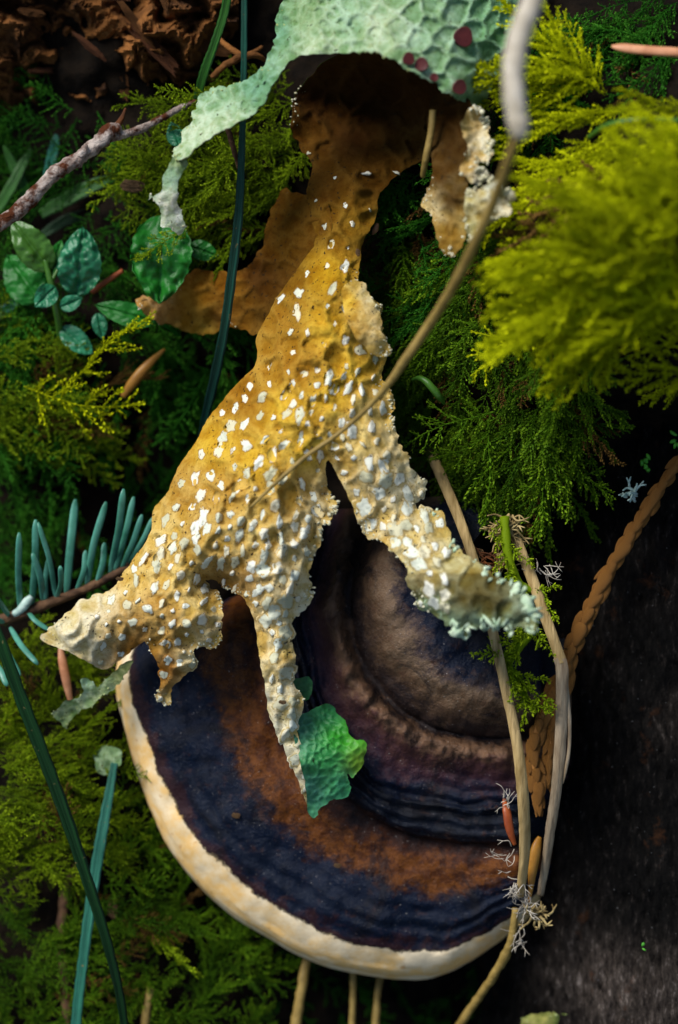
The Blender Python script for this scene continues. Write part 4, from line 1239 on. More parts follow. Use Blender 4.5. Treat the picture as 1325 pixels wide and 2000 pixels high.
def chunk_mesh(seed, mat):
    """A torn slab of bark: layered, split along the grain, ragged at its ends."""
    v, f = ico(4)
    r = np.random.default_rng(seed)
    for _ in range(7):
        n = r.normal(0, 1, 3); n /= np.linalg.norm(n); d = r.uniform(0.4, 0.75)
        k = v @ n - d
        v = v - np.where(k > 0, k, 0)[:, None] * n[None] * 0.95
    v[:, 2] = np.round(v[:, 2] * 3 + 0.5 * fbm(v[:, 0], v[:, 1], 0.8, seed, 3)) / 3 * 0.6 + v[:, 2] * 0.4
    v = v + 0.16 * np.stack([fbm(v[:, 0] * 1.2 + v[:, 2] * 2, v[:, 1] * 4 + 5 * i, 1.0, seed + i, 5) for i in range(3)], 1)
    return mesh_data('bark_flake', v, f, [mat], smooth=False)


def make_rotten_wood():
    t = empty('rotten_wood', P(np.array(150.), np.array(60.), np.array(-300.)))
    tag(t, 'crumbling brown rotten wood at the upper left corner', 'wood')
    r = np.random.default_rng(5)
    base = np.array(t.location)
    lib = {k: [chunk_mesh(10 * i + j, M[k]) for j in range(5)] for i, k in enumerate(('bark', 'bark_red', 'bark_pale'))}
    gx, gy = np.meshgrid(np.arange(-250, 470, 4.0), np.arange(-250, 230, 4.0))
    h = rbf([(-250, -250, -230), (0, 0, -230), (150, 60, -210), (300, 40, -200), (360, 120, -270), (260, 170, -290), (100, 140, -330), (-100, 150, -340), (460, -100, -250), (460, 150, -330), (0, 220, -450), (300, 220, -420), (200, -250, -220)])
    wx = gx + 26 * fbm(gx, gy, 60, 91, 3); wy = gy + 26 * fbm(gx, gy, 60, 92, 3)
    rid = 1 - np.abs(fbm(wx * 0.8 + wy * 0.35, wy * 1.1 - wx * 0.5, 62, 71, 5))
    z = h(gx, gy) + 110 * (rid - 0.6) + 20 * fbm(wx, wy, 22, 77, 4) - 110 * np.clip(fbm(gx, gy, 110, 75, 2) - 0.15, 0, 1)
    v = P(gx, gy, z).reshape(-1, 3); n, m_ = gx.shape; i = np.arange(n * m_).reshape(n, m_)
    build('core', v, np.stack([i[:-1, :-1], i[1:, :-1], i[1:, 1:], i[:-1, 1:]], -1).reshape(-1, 4), M['bark'], t, smooth=False)
    spots = poisson(None, (-60, -60, 400, 190), 78, 1200, r, lambda x, y: y < 150 - 0.12 * x + 60 * (x > 180) or (x > 240 and y < 190))
    for x, y in spots[:60]:
        k = 'bark_red' if r.random() < 0.4 else 'bark'
        z = float(h(np.array(x), np.array(y))) + 10 + r.uniform(-30, 25)
        sc = np.array([r.uniform(28, 85), r.uniform(7, 17), r.uniform(7, 16)])
        a = R_(r.normal(-40, 24))
        A = np.array([[math.cos(a), -math.sin(a), 0], [math.sin(a), math.cos(a), 0], [0, 0, 1]])
        tl = r.normal(0, 0.6); B = np.array([[1, 0, 0], [0, math.cos(tl), -math.sin(tl)], [0, math.sin(tl), math.cos(tl)]])
        m4 = np.eye(4); m4[:3, :3] = RM @ A @ B @ np.diag(sc) * S; m4[:3, 3] = W(P(np.array(x), np.array(y), np.array(z))) - base
        o = bpy.data.objects.new('bark_flake', lib[k][r.integers(5)]); col.objects.link(o); o.parent = t; o.matrix_local = Matrix(m4.tolist())


make_rotten_wood()

# ------------------------------------------------------------------ stems, twigs, straws


def stalk(name, label, cat, pts, mat, n=60, sides=10, lump=0.0, groove=0, flat=1.0, group=None, kind=None, seed=1):
    p, r = path_of(pts, n)
    r = r * (0.86 if name == 'straw' else 1.0)
    v, f = tube_geo(p, r, sides, lump, groove, seed, flat)
    o = build(name, v, f, M[mat], None, base=p[0])
    return tag(o, label, cat, group)


def part_tube(parent, name, pts, mat, n=30, sides=8, lump=0.0, groove=0, seed=1, flat=1.0):
    p, r = path_of(pts, n)
    r = r * (0.86 if mat.startswith('straw') else 1.0)
    v, f = tube_geo(p, r, sides, lump, groove, seed, flat)
    return build(name, v, f, M[mat], parent)


# forked grey twig
t = empty('twig', P(np.array(-20.), np.array(455.), np.array(-60.)))
tag(t, 'knobbly grey brown twig forking below the rotten wood', 'twig')
part_tube(t, 'main_stem', [(-40, 470, -60, 13), (10, 432, -65, 14), (60, 390, -70, 15), (100, 345, -80, 14), (150, 312, -90, 15), (185, 285, -100, 16), (210, 262, -110, 18), (232, 246, -118, 12)], 'twig', 80, 12, 0.28, seed=3)
part_tube(t, 'side_stem', [(208, 268, -112, 13), (235, 264, -122, 10), (275, 252, -140, 8), (315, 232, -160, 7), (350, 212, -185, 6), (400, 190, -220, 5)], 'twig', 40, 10, 0.22, seed=4)
part_tube(t, 'side_stem', [(222, 252, -114, 9), (236, 236, -118, 6), (246, 212, -125, 2.5)], 'bark_red', 12, 8, 0.2, seed=5)
part_tube(t, 'bud_knob', [(160, 305, -84, 10), (166, 290, -78, 7), (168, 280, -74, 2)], 'twig', 8, 8, 0.25, seed=6)

stalk('dead_stalk', 'pale grey out of focus stem hanging in from the top', 'stem', [(1058, -90, 690, 18), (1040, 0, 700, 18), (1015, 70, 705, 18.5), (1003, 130, 710, 18), (1005, 190, 710, 18.5), (1012, 240, 710, 18), (1015, 266, 708, 12), (1015, 273, 707, 3)], 'stem_grey', 60, 14, 0.10)
stalk('dead_stalk', 'olive brown stem slanting across the tan lichen', 'stem', [(1012, 262, 690, 8), (995, 310, 640, 9), (968, 385, 560, 9), (932, 465, 480, 9), (885, 560, 390, 9), (835, 640, 290, 9), (790, 705, 250, 8.5), (757, 752, 215, 7), (715, 800, 175, 5), (660, 848, 150, 4.5), (600, 890, 140, 4.5), (545, 938, 132, 4), (490, 990, 118, 2.5)], 'stem_olive', 90, 10, 0.08)
stalk('straw', 'long tan straw lying beside the right lichen tip', 'straw', [(840, 880, -230, 13), (878, 965, -130, 13), (915, 1060, -40, 12), (945, 1160, -15, 12), (970, 1260, -5, 12), (992, 1360, 0, 12), (1012, 1460, 0, 13), (1023, 1560, -20, 14), (1026, 1660, -80, 13), (1016, 1750, -150, 10)], 'straw', 90, 14, 0.06, groove=5, flat=0.7)
t = empty('straw', P(np.array(1000.), np.array(1030.), np.array(-60.)))
tag(t, 'bent grey tan straw with a sharp kink above the cedar sprig', 'straw')
part_tube(t, 'upper_length', [(992, 1010, -110, 11), (1012, 1060, -70, 12), (1040, 1130, -45, 13), (1068, 1210, -30, 13), (1090, 1270, -22, 13), (1098, 1296, -20, 14)], 'straw', 40, 14, 0.06, 5, 2, 0.75)
part_tube(t, 'lower_length', [(1094, 1284, -22, 15), (1099, 1310, -20, 15), (1098, 1380, -30, 14), (1095, 1460, -50, 14), (1088, 1540, -80, 13), (1076, 1620, -120, 12), (1066, 1690, -160, 10), (1056, 1748, -190, 8)], 'straw_grey', 60, 14, 0.06, 5, 3, 0.75)
part_tube(t, 'split_strand', [(1106, 1330, -26, 5), (1112, 1400, -34, 5), (1112, 1460, -48, 4.5), (1106, 1500, -60, 4), (1100, 1530, -74, 1.5)], 'straw_grey', 26, 8, 0.1, 0, 4)
stalk('twig', 'thin brown twig running down from the straw ends to the bottom edge', 'twig', [(1008, 1775, -190, 8), (1000, 1830, -210, 8), (985, 1870, -235, 10), (955, 1920, -280, 9), (920, 1970, -330, 9), (880, 2030, -380, 9)], 'stem_olive', 40, 8, 0.2, seed=7)
stalk('twig', 'reddish brown twig in the moss at the bottom left', 'twig', [(150, 1690, -360, 10), (130, 1740, -360, 11), (122, 1800, -360, 12), (124, 1880, -360, 12), (132, 1960, -360, 12), (138, 2060, -370, 12)], 'twig_brown', 50, 10, 0.25, seed=8)
for k, (lb, pts, mt) in enumerate([
        ('short brown stem hanging under the middle of the fungus rim', [(604, 1850, -420, 10), (592, 1920, -400, 11), (580, 1990, -400, 11), (575, 2060, -400, 11)], 'stem_olive'),
        ('thin stem under the rim right of the short brown stem', [(688, 1880, -430, 6), (690, 1930, -420, 7), (686, 2050, -420, 7)], 'stem_olive'),
        ('rightmost of the three stems under the fungus rim', [(748, 1885, -440, 6), (738, 1940, -420, 8), (732, 2050, -420, 8)], 'stem_olive'),
        ('tan stub of a stem at the bottom edge in the moss', [(296, 1930, -360, 9), (288, 1970, -350, 10), (278, 2040, -350, 10)], 'stem_olive'),
        ('thin brown root curling below the rotten wood', [(415, 150, -190, 6), (440, 128, -170, 7), (470, 112, -165, 8), (500, 108, -170, 7), (518, 118, -190, 4)], 'bark'),
        ('second thin root beside the dark grass blade near the top', [(425, 72, -200, 5), (450, 95, -180, 6), (480, 108, -178, 6), (512, 92, -200, 4)], 'bark'),
        ('dark thin stem under the green lichen arm', [(440, 235, -60, 6), (455, 285, -80, 6), (468, 330, -110, 5)], 'twig_brown')]):
    stalk('dead_stalk' if k < 4 or k == 6 else 'root', lb, 'stem' if k < 4 or k == 6 else 'root', pts, mt, 24, 8, 0.2, seed=20 + k)
stalk('sprout', 'pale yellow green sprout left of the hanging moss fronds', 'sprout', [(806, 742, -60, 3), (818, 738, -40, 5), (832, 745, -30, 7), (846, 760, -30, 8), (858, 776, -40, 7), (868, 788, -60, 3)], 'leaf_yellow', 24, 8, 0.1)
stalk('grass_shoot', 'thin green stem running behind the torn lichen lobe', 'grass', [(846, 215, 110, 7), (842, 260, 105, 7), (832, 310, 90, 7), (826, 345, 60, 5)], 'stem_olive', 20, 8)
stalk('grass_shoot', 'pale arching grass stem over the bright moss mound', 'grass', [(1150, 268, 250, 4), (1185, 245, 300, 5), (1230, 236, 330, 5), (1290, 234, 340, 5), (1380, 240, 340, 5)], 'leaf_yellow', 30, 8)


def blade(label, pts, mat, n=60, fold=0.35, name='grass_shoot', group=None, twist=0.0):
    """A grass blade: a folded strip with thickness, tapering to its tip; rows are (right, up, out, half width)."""
    p, w = path_of(pts, n)
    t, nn, b = frames(p)
    view = np.array([0, 0, 1.0])
    v = []
    for k in range(n):
        s = np.cross(t[k], view); s /= np.linalg.norm(s) + 1e-9
        a = twist * k / n
        u = np.cross(s, t[k]); s2 = s * math.cos(a) + u * math.sin(a); u2 = -s * math.sin(a) + u * math.cos(a)
        h = max(w[k], 0.2) * (1 + 0.05 * math.sin(k * 1.7))
        v += [p[k] - s2 * h + u2 * h * fold, p[k] - s2 * h * 0.5 + u2 * h * fold * 0.35, p[k], p[k] + s2 * h * 0.5 + u2 * h * fold * 0.35, p[k] + s2 * h + u2 * h * fold,
              p[k] + s2 * h * 0.5 - u2 * (1.6 - h * fold * 0.35), p[k] - u2 * 2.4, p[k] - s2 * h * 0.5 - u2 * (1.6 - h * fold * 0.35)]
    f = [(k * 8 + j, k * 8 + (j + 1) % 8, k * 8 + 8 + (j + 1) % 8, k * 8 + 8 + j) for k in range(n - 1) for j in range(8)]
    f += [tuple(range(7, -1, -1)), tuple((n - 1) * 8 + j for j in range(8))]
    ac = np.tile([-1, -0.5, 0, 0.5, 1, 0.5, 0, -0.5], n); al = np.repeat(np.linspace(0, 1, n), 8)
    o = build(name, np.array(v), f, M[mat], None, {'across': ac, 'along': al}, base=p[0])
    return tag(o, label, 'grass', group)


blade('long dark teal grass blade passing behind the tan lichen', [(478, -60, 60, 5), (477, 60, 40, 6), (476, 160, 20, 6), (472, 300, -20, 7), (466, 420, -50, 9), (452, 540, -80, 10), (438, 640, -110, 10), (420, 730, -150, 11), (400, 815, -190, 9), (390, 860, -210, 6)], 'grass_teal', twist=0.5)
blade('bright green grass blade leaning at the top left of the teal blade', [(452, -60, -60, 9), (440, 20, -80, 9), (418, 90, -100, 9), (400, 140, -120, 10), (385, 195, -150, 8)], 'grass_green')
blade('dark green grass blade curving down the lower left', [(-40, 1150, -60, 10), (0, 1250, -70, 12), (40, 1360, -90, 13), (90, 1490, -110, 13), (130, 1600, -120, 13), (170, 1720, -130, 12), (205, 1830, -140, 11), (232, 1940, -150, 10), (250, 2060, -160, 9)], 'grass_dark', twist=0.7)
blade('pale teal grass blade standing at the lower left', [(224, 1490, -250, 7), (212, 1560, -240, 10), (196, 1650, -230, 12), (180, 1750, -225, 12), (165, 1860, -220, 11), (153, 1960, -220, 11), (145, 2060, -220, 10)], 'grass_pale')
G_ = 'green blades in the shade at the left edge'
for lb, pts, mt in [('slim green blade beside the forked twig, nearest the left edge', [(-20, 430, -380, 12), (20, 370, -370, 12), (45, 320, -370, 10), (62, 290, -370, 3)], 'grass_green'),
                    ('slim green blade crossing another at the left edge', [(60, 400, -390, 12), (40, 350, -380, 12), (20, 310, -380, 9), (8, 285, -380, 3)], 'grass_green'),
                    ('teal blade standing up behind the forked twig', [(90, 360, -370, 8), (100, 320, -360, 12), (108, 280, -350, 10), (110, 262, -350, 3)], 'grass_pale'),
                    ('broad dark blade lying under the forked twig', [(80, 420, -360, 10), (130, 390, -350, 16), (190, 360, -350, 14), (240, 345, -360, 4)], 'grass_green'),
                    ('narrow blade lying just above the round green leaf', [(70, 470, -390, 8), (130, 430, -380, 12), (200, 415, -380, 9), (250, 420, -380, 3)], 'grass_dark'),
                    ('teal blade at the left edge below the plant', [(-30, 640, -330, 10), (0, 612, -330, 12), (30, 592, -330, 9), (45, 582, -330, 3)], 'grass_pale')]:
    blade(lb, pts, mt, 24, group=G_)


def needle(label, pts, mat, group=None):
    p, r = path_of(pts, 24)
    v, f = tube_geo(p, r, 8, 0.04, 0, 3, 0.55)
    return tag(build('fallen_needle', v, f, M[mat], None, base=p[0]), label, 'needle', group)


G_ = 'dead conifer needles'
needle('long pinkish needle at the upper right edge', [(1195, 90, 190, 3), (1215, 93, 195, 9), (1260, 98, 200, 10), (1360, 104, 205, 10)], 'needle_pink', G_)
needle('orange needle below the white lichen tip at left', [(118, 1262, -260, 4), (122, 1290, -255, 9), (130, 1330, -255, 9), (138, 1370, -265, 5)], 'needle_pink', G_)
needle('red brown needle beside the tan straw', [(985, 1560, -110, 3), (990, 1585, -95, 9), (996, 1620, -95, 9), (1006, 1650, -105, 4)], 'needle_red', G_)
needle('yellow brown needle between the two straw ends', [(1034, 1764, -160, 3), (1038, 1725, -145, 7), (1042, 1690, -140, 11), (1048, 1655, -140, 11), (1055, 1635, -145, 5)], 'needle_yellow', G_)
needle('small tan needle under the yellow green frond at left', [(240, 775, -310, 6), (262, 745, -300, 11), (290, 712, -300, 9), (322, 682, -310, 3)], 'needle_yellow', G_)
needle('pale pointed needle in the gap right of the lichen neck', [(728, 458, -120, 2), (734, 448, -110, 6), (738, 436, -108, 3)], 'needle_pink', G_)

# ------------------------------------------------------------------ cedar sprig


def make_cedar():
    t = empty('cedar_sprig', P(np.array(1050.), np.array(1590.), np.array(-150.)))
    tag(t, 'brown dead cedar sprig with scale leaves lying on the log', 'sprig')
    base = np.array(t.location)
    v, f = ico(2)
    v = v * np.array([1, 1, 0.8]); taper = 1 - 0.45 * np.clip(v[:, 1], -1, 1); v[:, 0] *= taper; v[:, 2] *= taper
    v[:, 2] += 0.25 * np.clip(v[:, 1], 0, 1) ** 2
    me = mesh_data('scale_leaf', v, f, [M['cedar']])
    r = np.random.default_rng(2)

    def run(pts, step, w0):
        p, rad = path_of(pts, 200)
        build('stem', *tube_geo(p[::5], rad[::5] * 0.6, 8), M['cedar'], t)
        tt, _, _ = frames(p)
        seg = np.r_[0, np.cumsum(np.linalg.norm(np.diff(p, axis=0), axis=1))]
        d = 0; k = 0
        while d < seg[-1]:
            i = min(np.searchsorted(seg, d), len(p) - 1)
            y = tt[i]; zz = np.array([0, 0, 1.0]); x = np.cross(y, zz); x /= np.linalg.norm(x); zz = np.cross(x, y)
            offs = [(-0.62, 0.2), (0.62, 0.2)] if k % 2 else [(0.0, 0.62)]
            for ox, oz in offs:
                w = rad[i] * r.uniform(0.75, 1.3); ox = ox * r.uniform(0.7, 1.3)
                dy = y + x * (ox * 0.35 + r.normal(0, 0.12)) + zz * r.uniform(0, 0.2); dy /= np.linalg.norm(dy); dx = np.cross(dy, zz); dx /= np.linalg.norm(dx); dz = np.cross(dx, dy)
                A = np.stack([dx * w * r.uniform(0.5, 0.68), dy * w * r.uniform(1.0, 1.6), dz * w * 0.42], 1)
                m4 = np.eye(4); m4[:3, :3] = RM @ A * S; m4[:3, 3] = W(p[i] + x * ox * rad[i] * 0.8 + zz * oz * rad[i]) - base
                o = bpy.data.objects.new('scale_leaf', me); col.objects.link(o); o.parent = t; o.matrix_local = Matrix(m4.tolist())
            d += step * rad[i]; k += 1
    run([(1400, 830, -60, 15), (1325, 905, -70, 15), (1270, 985, -85, 15), (1220, 1065, -100, 16), (1175, 1140, -112, 17), (1145, 1205, -120, 19), (1118, 1265, -125, 19), (1100, 1330, -130, 17), (1078, 1400, -135, 15)], 1.05, 15)
    run([(1092, 1330, -130, 14), (1068, 1380, -128, 16), (1048, 1430, -128, 16), (1042, 1470, -130, 16), (1050, 1530, -132, 17), (1054, 1590, -138, 9)], 1.05, 15)
    run([(1085, 1380, -135, 13), (1080, 1430, -132, 15), (1074, 1480, -134, 14), (1068, 1540, -140, 10)], 1.05, 15)
    run([(1052, 1420, -140, 11), (1038, 1460, -142, 12), (1032, 1500, -146, 10), (1034, 1535, -150, 6)], 1.1, 12)


make_cedar()

# ------------------------------------------------------------------ fir sprig with blue green needles


def make_fir():
    t = empty('fir_sprig', P(np.array(0.), np.array(1210.), np.array(-260.)))
    tag(t, 'fir sprig with blue green flat needles behind the lichen at left', 'sprig')
    part_tube(t, 'stem', [(-80, 1240, -250, 11), (0, 1212, -245, 11), (60, 1192, -240, 11), (130, 1165, -235, 10), (190, 1140, -235, 9), (240, 1112, -240, 8), (300, 1080, -260, 7)], 'twig_brown', 40, 8, 0.15)
    part_tube(t, 'side_stem', [(30, 1202, -240, 9), (50, 1180, -225, 10), (62, 1165, -220, 6)], 'blue_lichen', 10, 8, 0.25)
    rows = [(40, 1195, 38, 1040, 10), (62, 1185, 70, 1015, 11), (85, 1175, 64, 1080, 10), (110, 1170, 75, 1020, 8), (130, 1162, 148, 975, 13), (170, 1145, 208, 980, 11), (190, 1140, 205, 1060, 10), (215, 1120, 242, 955, 11), (225, 1115, 262, 970, 10), (238, 1110, 278, 1005, 9),
            (252, 1100, 300, 1010, 8), (110, 1172, 118, 1105, 8), (20, 1205, -30, 1150, 9), (10, 1215, -50, 1200, 9), (20, 1225, 75, 1298, 9), (-10, 1235, 40, 1320, 9), (-20, 1280, 15, 1340, 10), (55, 1195, 95, 1230, 8), (150, 1155, 168, 1075, 9), (90, 1175, 95, 1090, 8)]
    r = np.random.default_rng(9)
    for (x0, y0, x1, y1, w) in rows:
        z0 = -238; z1 = z0 + r.uniform(10, 90)
        mx, my = (x0 + x1) / 2 + r.uniform(-6, 6), (y0 + y1) / 2
        p, rad = path_of([(x0, y0, z0, w * 0.45), (x0 * .75 + mx * .25, y0 * .75 + my * .25, z0 + 10, w * 0.9), (mx, my, (z0 + z1) / 2 + 12, w), (x1 * .75 + mx * .25, y1 * .75 + my * .25, z1, w * 0.95), (x1, y1, z1, w * 0.35)], 18)
        v, f = tube_geo(p, rad * 0.62, 10, 0.03, 2, 1, 0.35)
        build('needle', v, f, M['needle'], t)


make_fir()

# ------------------------------------------------------------------ leafy plant at the left


def leaf_geo(x0, y0, x1, y1, z0, z1, half, pucker=5.0, cup=0.15, notch=0.03, seed=0):
    """A broad leaf from its stalk end to its tip, with a sunk midrib, swollen tissue between veins and scalloped margin."""
    n, m_ = 34, 25
    u = np.linspace(0, 1, n)[:, None]; s = np.linspace(-1, 1, m_)[None]
    L = math.hypot(x1 - x0, y1 - y0); dx, dy = (x1 - x0) / L, (y1 - y0) / L
    w = half * np.sin(np.pi * np.clip(u, 0.001, 0.999) ** 0.80) ** 0.62 * (1 + notch * np.sin(u * 52) * (np.abs(s) > 0.9))
    a = s * w
    px = x0 + dx * u * L - dy * a; py = y0 + dy * u * L + dx * a
    z = z0 + (z1 - z0) * u + cup * np.abs(a) + 0.10 * L * np.sin(np.pi * u)
    vein = np.abs(np.sin((u * 7.5 - np.abs(s) * 1.6) * np.pi))
    z = z + 0.6 * pucker * vein ** 0.6 * np.clip(np.abs(s) * 4, 0, 1) * (1 - np.abs(s) ** 4) + pucker * 1.1 * fbm(px, py, 15, seed, 3) + 1.5 * pucker * fbm(px, py, 60, seed + 7, 2) - 4 * np.exp(-(s / 0.07) ** 2)
    v = P(px, py, z + 0 * px); nf = v.reshape(-1, 3)
    i = np.arange(n * m_).reshape(n, m_)
    f = np.stack([i[:-1, :-1], i[1:, :-1], i[1:, 1:], i[:-1, 1:]], -1).reshape(-1, 4)
    nr = normals_of(nf, f[:, :3]); sg = np.sign(nr[:, 2].mean())
    back = nf - nr * sg * 2.2
    k = len(nf)
    if sg < 0: f = f[:, ::-1]
    ring = np.r_[i[0, :], i[1:, -1], i[-1, -2::-1], i[-2:0:-1, 0]]
    side = np.c_[ring, np.roll(ring, -1), np.roll(ring, -1) + k, ring + k]
    return np.r_[nf, back], np.r_[f, f[:, ::-1] + k, side]


def make_plant(label, leaves, stems, base):
    t = empty('leafy_plant', P(*[np.array(float(q)) for q in base]))
    tag(t, label, 'plant')
    for st in stems:
        part_tube(t, 'stem', st[0], st[1], 20, 8, 0.08)
    for k, (a, mt) in enumerate(leaves):
        v, f = leaf_geo(*a, seed=k)
        build('leaf', v, f, M[mt], t)


make_plant('leafy plant with puckered bluish and yellow green leaves at the left', [
    ((98, 528, 25, 432, -240, -220, 34, 3, 0.25), 'leaf_yellow'), ((95, 545, 120, 470, -250, -260, 18, 3, 0.3), 'leaf'),
    ((150, 578, 162, 445, -250, -230, 43, 7, 0.05), 'leaf_blue'), ((80, 590, 15, 500, -290, -300, 42, 4, 0.1), 'leaf'),
    ((108, 560, 70, 598, -225, -215, 22, 3, 0.2), 'leaf_blue'), ((118, 600, 160, 582, -225, -215, 16, 3, 0.2), 'leaf_blue'), ((120, 640, 180, 690, -280, -270, 22, 3, 0.2), 'leaf_blue')],
    [([(88, 505, -235, 5), (98, 545, -240, 7), (108, 590, -250, 8), (116, 640, -280, 7), (120, 700, -340, 6)], 'leaf_yellow'), ([(104, 545, -240, 4), (118, 522, -242, 4), (140, 512, -244, 2)], 'leaf_yellow')], (110, 660, -330))
make_plant('puckered round dark green leaf hanging left of the orange lichen lobe', [
    ((318, 420, 312, 592, -190, -170, 60, 8, 0.02), 'leaf'), ((370, 480, 425, 500, -230, -230, 20, 3, 0.1), 'leaf')],
    [([(240, 528, -260, 5), (215, 545, -270, 6), (180, 570, -290, 6)], 'needle_red'), ([(318, 424, -192, 4), (330, 400, -210, 4), (345, 380, -240, 4)], 'leaf')], (330, 400, -240))
make_plant('smooth dark green leaf below the round leaf at left', [
    ((302, 628, 188, 596, -240, -240, 24, 2, 0.1), 'leaf'), ((190, 612, 200, 660, -262, -262, 15, 3, 0.1), 'leaf_blue')],
    [([(300, 628, -240, 4), (330, 640, -270, 4), (350, 655, -320, 4)], 'leaf')], (330, 645, -300))
make_plant('tiny glossy leaf under the green lichen arm', [
    ((350, 285, 335, 240, -190, -190, 18, 3, 0.1), 'leaf_blue')], [([(350, 284, -190, 3), (352, 300, -200, 3), (350, 320, -230, 3)], 'leaf')], (350, 310, -220))

# ------------------------------------------------------------------ thread tufts


def tuft(label, name, cat, cx, cy, z, n, length, rad, mat, seed, ang=(0, 360), fork=0.5):
    r = np.random.default_rng(seed)
    parts = []
    for k in range(n):
        a = R_(r.uniform(*ang)); l = length * r.uniform(0.5, 1.1)
        x, y, zz = cx + r.normal(0, length * 0.22), cy + r.normal(0, length * 0.22), z + r.normal(0, 5)
        pts = [(x, y, zz, rad)]
        for q in range(3):
            a += r.normal(0, 0.55); x += math.cos(a) * l / 3; y += math.sin(a) * l / 3; zz += r.normal(3, 5)
            pts.append((x, y, zz, rad * (1 - 0.25 * q)))
        p, rr = path_of(pts, 10); parts.append(tube_geo(p, rr, 5))
        if r.random() < fork:
            a2 = a + r.choice([-1, 1]) * 0.8
            x1, y1, z1, _ = pts[2]
            p, rr = path_of([(x1, y1, z1, rad * 0.8), (x1 + math.cos(a2) * l * 0.2, y1 + math.sin(a2) * l * 0.2, z1 + 4, rad * 0.7), (x1 + math.cos(a2) * l * 0.38, y1 + math.sin(a2) * l * 0.38, z1 + 2, rad * 0.4)], 6)
            parts.append(tube_geo(p, rr, 5))
    v, f = merge(parts)
    return tag(build(name, v, f, M[mat], None, base=P(np.array(float(cx)), np.array(float(cy)), np.array(float(z)))), label, cat)


tuft('white thread lichen at the lower ends of the straws', 'thread_lichen', 'lichen', 1030, 1775, -150, 24, 32, 0.9, 'white_thread', 1)
tuft('white thread lichen trailing below the straw ends', 'thread_lichen', 'lichen', 1020, 1830, -200, 10, 38, 0.9, 'white_thread', 2, (40, 140))
tuft('white thread lichen on the fungus beside the tan straw', 'thread_lichen', 'lichen', 992, 1672, -110, 8, 42, 0.9, 'white_thread', 3, (120, 260))
tuft('white threads running down between red needle and straw ends', 'thread_lichen', 'lichen', 1005, 1725, -130, 16, 40, 0.9, 'white_thread', 4, (60, 120))
tuft('few white threads on top of the red brown needle', 'thread_lichen', 'lichen', 992, 1568, -85, 9, 34, 0.9, 'white_thread', 5, (180, 360))
tuft('white threads at the right of the bent straw', 'thread_lichen', 'lichen', 1062, 1112, -60, 12, 36, 0.9, 'white_thread', 6, (-40, 220))
tuft('small pale blue branching lichen on the log near the cedar sprig', 'branching_lichen', 'lichen', 1240, 965, -100, 12, 30, 3.0, 'blue_lichen', 7, (120, 330))
tuft('brown fibres at the lower ends of the straws', 'dry_fibres', 'fibres', 1050, 1790, -170, 22, 34, 2.6, 'tan_thread', 8)
tuft('tan fibre knot where the straws leave the moss', 'dry_fibres', 'fibres', 992, 1022, -70, 46, 46, 2.4, 'tan_thread', 9, (60, 200))
tuft('reddish rootlets between the two straws', 'dry_fibres', 'fibres', 940, 1090, -50, 12, 52, 2.0, 'bark_red', 10, (-20, 60))
tuft('thin pale fibres on the moss below the knot', 'dry_fibres', 'fibres', 985, 1075, -60, 30, 52, 1.8, 'tan_thread', 11, (80, 110))


# moss shoot wound along the straws
def moss_shoot(label, pts, width, mat, seed, parts_n=9):
    t = empty('moss_shoot', P(*[np.array(float(q)) for q in pts[0][:3]]))
    tag(t, label, 'moss', 'moss shoots between the straws')
    r = np.random.default_rng(seed)
    p, rad = path_of(pts, 60)
    build('stem', *tube_geo(p[::3], rad[::3], 8, 0.2), M[mat], t, {'tip': np.full(20 * 8 + 2, 0.4), 'age': np.full(20 * 8 + 2, 0.8)})
    base = np.array(t.location)
    tt, _, _ = frames(p)
    for k in range(parts_n):
        i = int((k + 0.5) / parts_n * 59)
        d = tt[i]; hd = math.atan2(d[0], d[1]) + r.choice([-1, 1]) * r.uniform(0.2, 0.9)
        A = RM @ frond_matrix(hd, r.uniform(0.0, 0.6), r.uniform(-0.6, 0.6), width * r.uniform(0.8, 1.2) / 100) * S
        m4 = np.eye(4); m4[:3, :3] = A; m4[:3, 3] = W(p[i]) - base
        key = ('shoot', mat, k % 3)
        if key not in FROND_MESH:
            v, f, tp = join_pieces(frond_pieces(300 + k, pairs=7, leaf=16, step=7, per=3, width=6.0, blen=0.28))
            FROND_MESH[key] = mesh_data('shoot_tip', v, f, [M[mat]], {'tip': tp, 'age': np.full(len(v), 0.9)})
        o = bpy.data.objects.new('shoot_tip', FROND_MESH[key]); col.objects.link(o); o.parent = t; o.matrix_local = Matrix(m4.tolist())


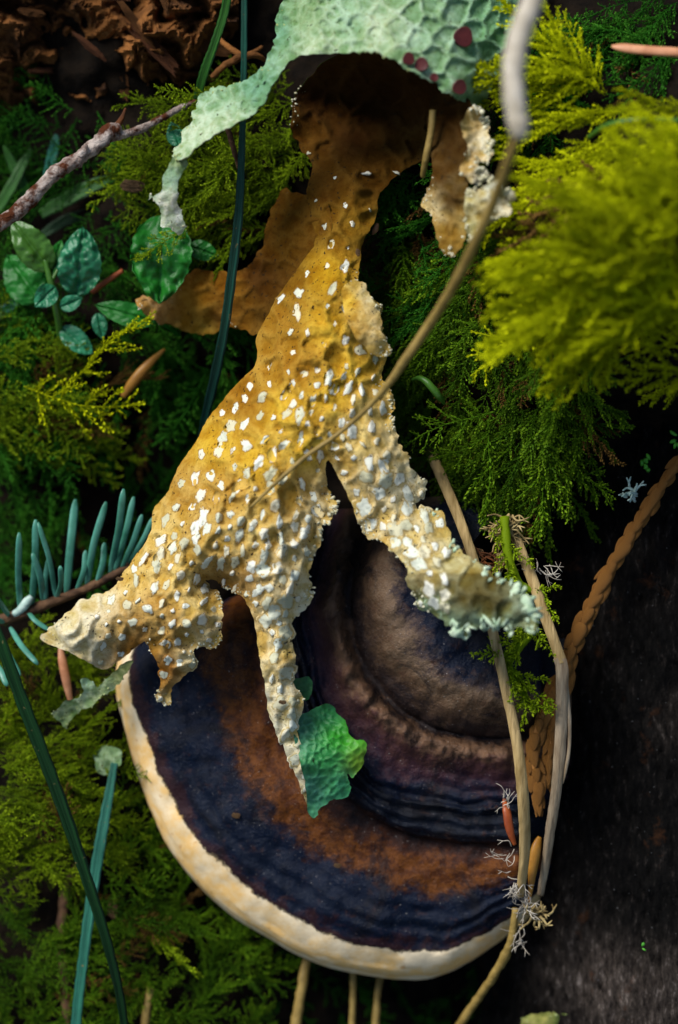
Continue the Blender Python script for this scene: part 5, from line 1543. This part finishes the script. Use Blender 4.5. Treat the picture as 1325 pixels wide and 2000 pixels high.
moss_shoot('bright green moss shoot between the straws below the lichen tip', [(1048, 1190, -60, 9), (1040, 1230, -40, 10), (1010, 1265, -25, 12), (990, 1300, -25, 10), (1012, 1335, -30, 9), (1035, 1375, -40, 5)], 75, 'moss_yellow', 4, 16)
moss_shoot('olive moss shoot climbing between the straws above the lichen tip', [(985, 1010, -50, 10), (990, 1060, -35, 10), (1000, 1110, -30, 9), (1020, 1145, -40, 9), (1060, 1160, -40, 5)], 62, 'moss_yellow', 5, 10)

# ------------------------------------------------------------------ specks of green on the log
r = np.random.default_rng(12)
for k, (x, y, lb) in enumerate([(1262, 905, 'green sprout beside the cedar sprig at the right edge'), (1258, 1840, 'bright green speck low on the log'),
                                (1322, 860, 'green sprout at the right edge above the cedar sprig')]):
    parts = []
    zz = log_z(x, y) + 16
    for q in range(7 if k in (0, 2) else 3):
        v = ico(1)[0] * np.array([r.uniform(4, 9), r.uniform(3, 5), 3]) * (1.0 if k in (0, 2) else 0.7)
        a = r.uniform(0, 6); R3 = np.array([[math.cos(a), -math.sin(a), 0], [math.sin(a), math.cos(a), 0], [0, 0, 1]])
        parts.append((v @ R3.T + P(x + r.normal(0, 6), y + r.normal(0, 8), np.array(zz)), ico(1)[1]))
    v, f = merge(parts)
    tag(build('sprout', v, f, M['speck_green'], None), lb, 'sprout')
# pinkish bark flake in the moss below the twig, white pebble near the bottom
bk = chunk_mesh(91, M['bark_pale'])
for (x, y, z, s, lb) in ((262, 362, -200, (26, 16, 12), 'pinkish bark flake in the moss under the forked twig'), (222, 1775, -330, (12, 22, 9), 'pale bark flake in the moss at the lower left'),
                         (235, 1130, -25, (8, 5, 4), 'tiny dark bark crumb on the left shoulder of the lichen'), (925, 1078, -70, (24, 14, 10), 'brown bark flake between straw and moss'),
                         (553, 1371, 8, (8, 5, 4), 'dark crumb on the narrow pale lichen arm'), (700, 492, 22, (5, 9, 4), 'small dark crumb near the right edge of the lichen neck'),
                         (462, 1592, -196, (9, 7, 5), 'little dark crumb on the blue black band of the fungus'), (660, 1690, -196, (8, 6, 5), 'brown crumb on the fungus left of the lower rust zone')):
    o = link('bark_crumb', bk, None); m4 = np.eye(4); m4[:3, :3] = RM @ np.diag(s) * S; m4[:3, 3] = W(P(np.array(float(x)), np.array(float(y)), np.array(float(z))))
    o.matrix_world = Matrix(m4.tolist()); tag(o, lb, 'bark')
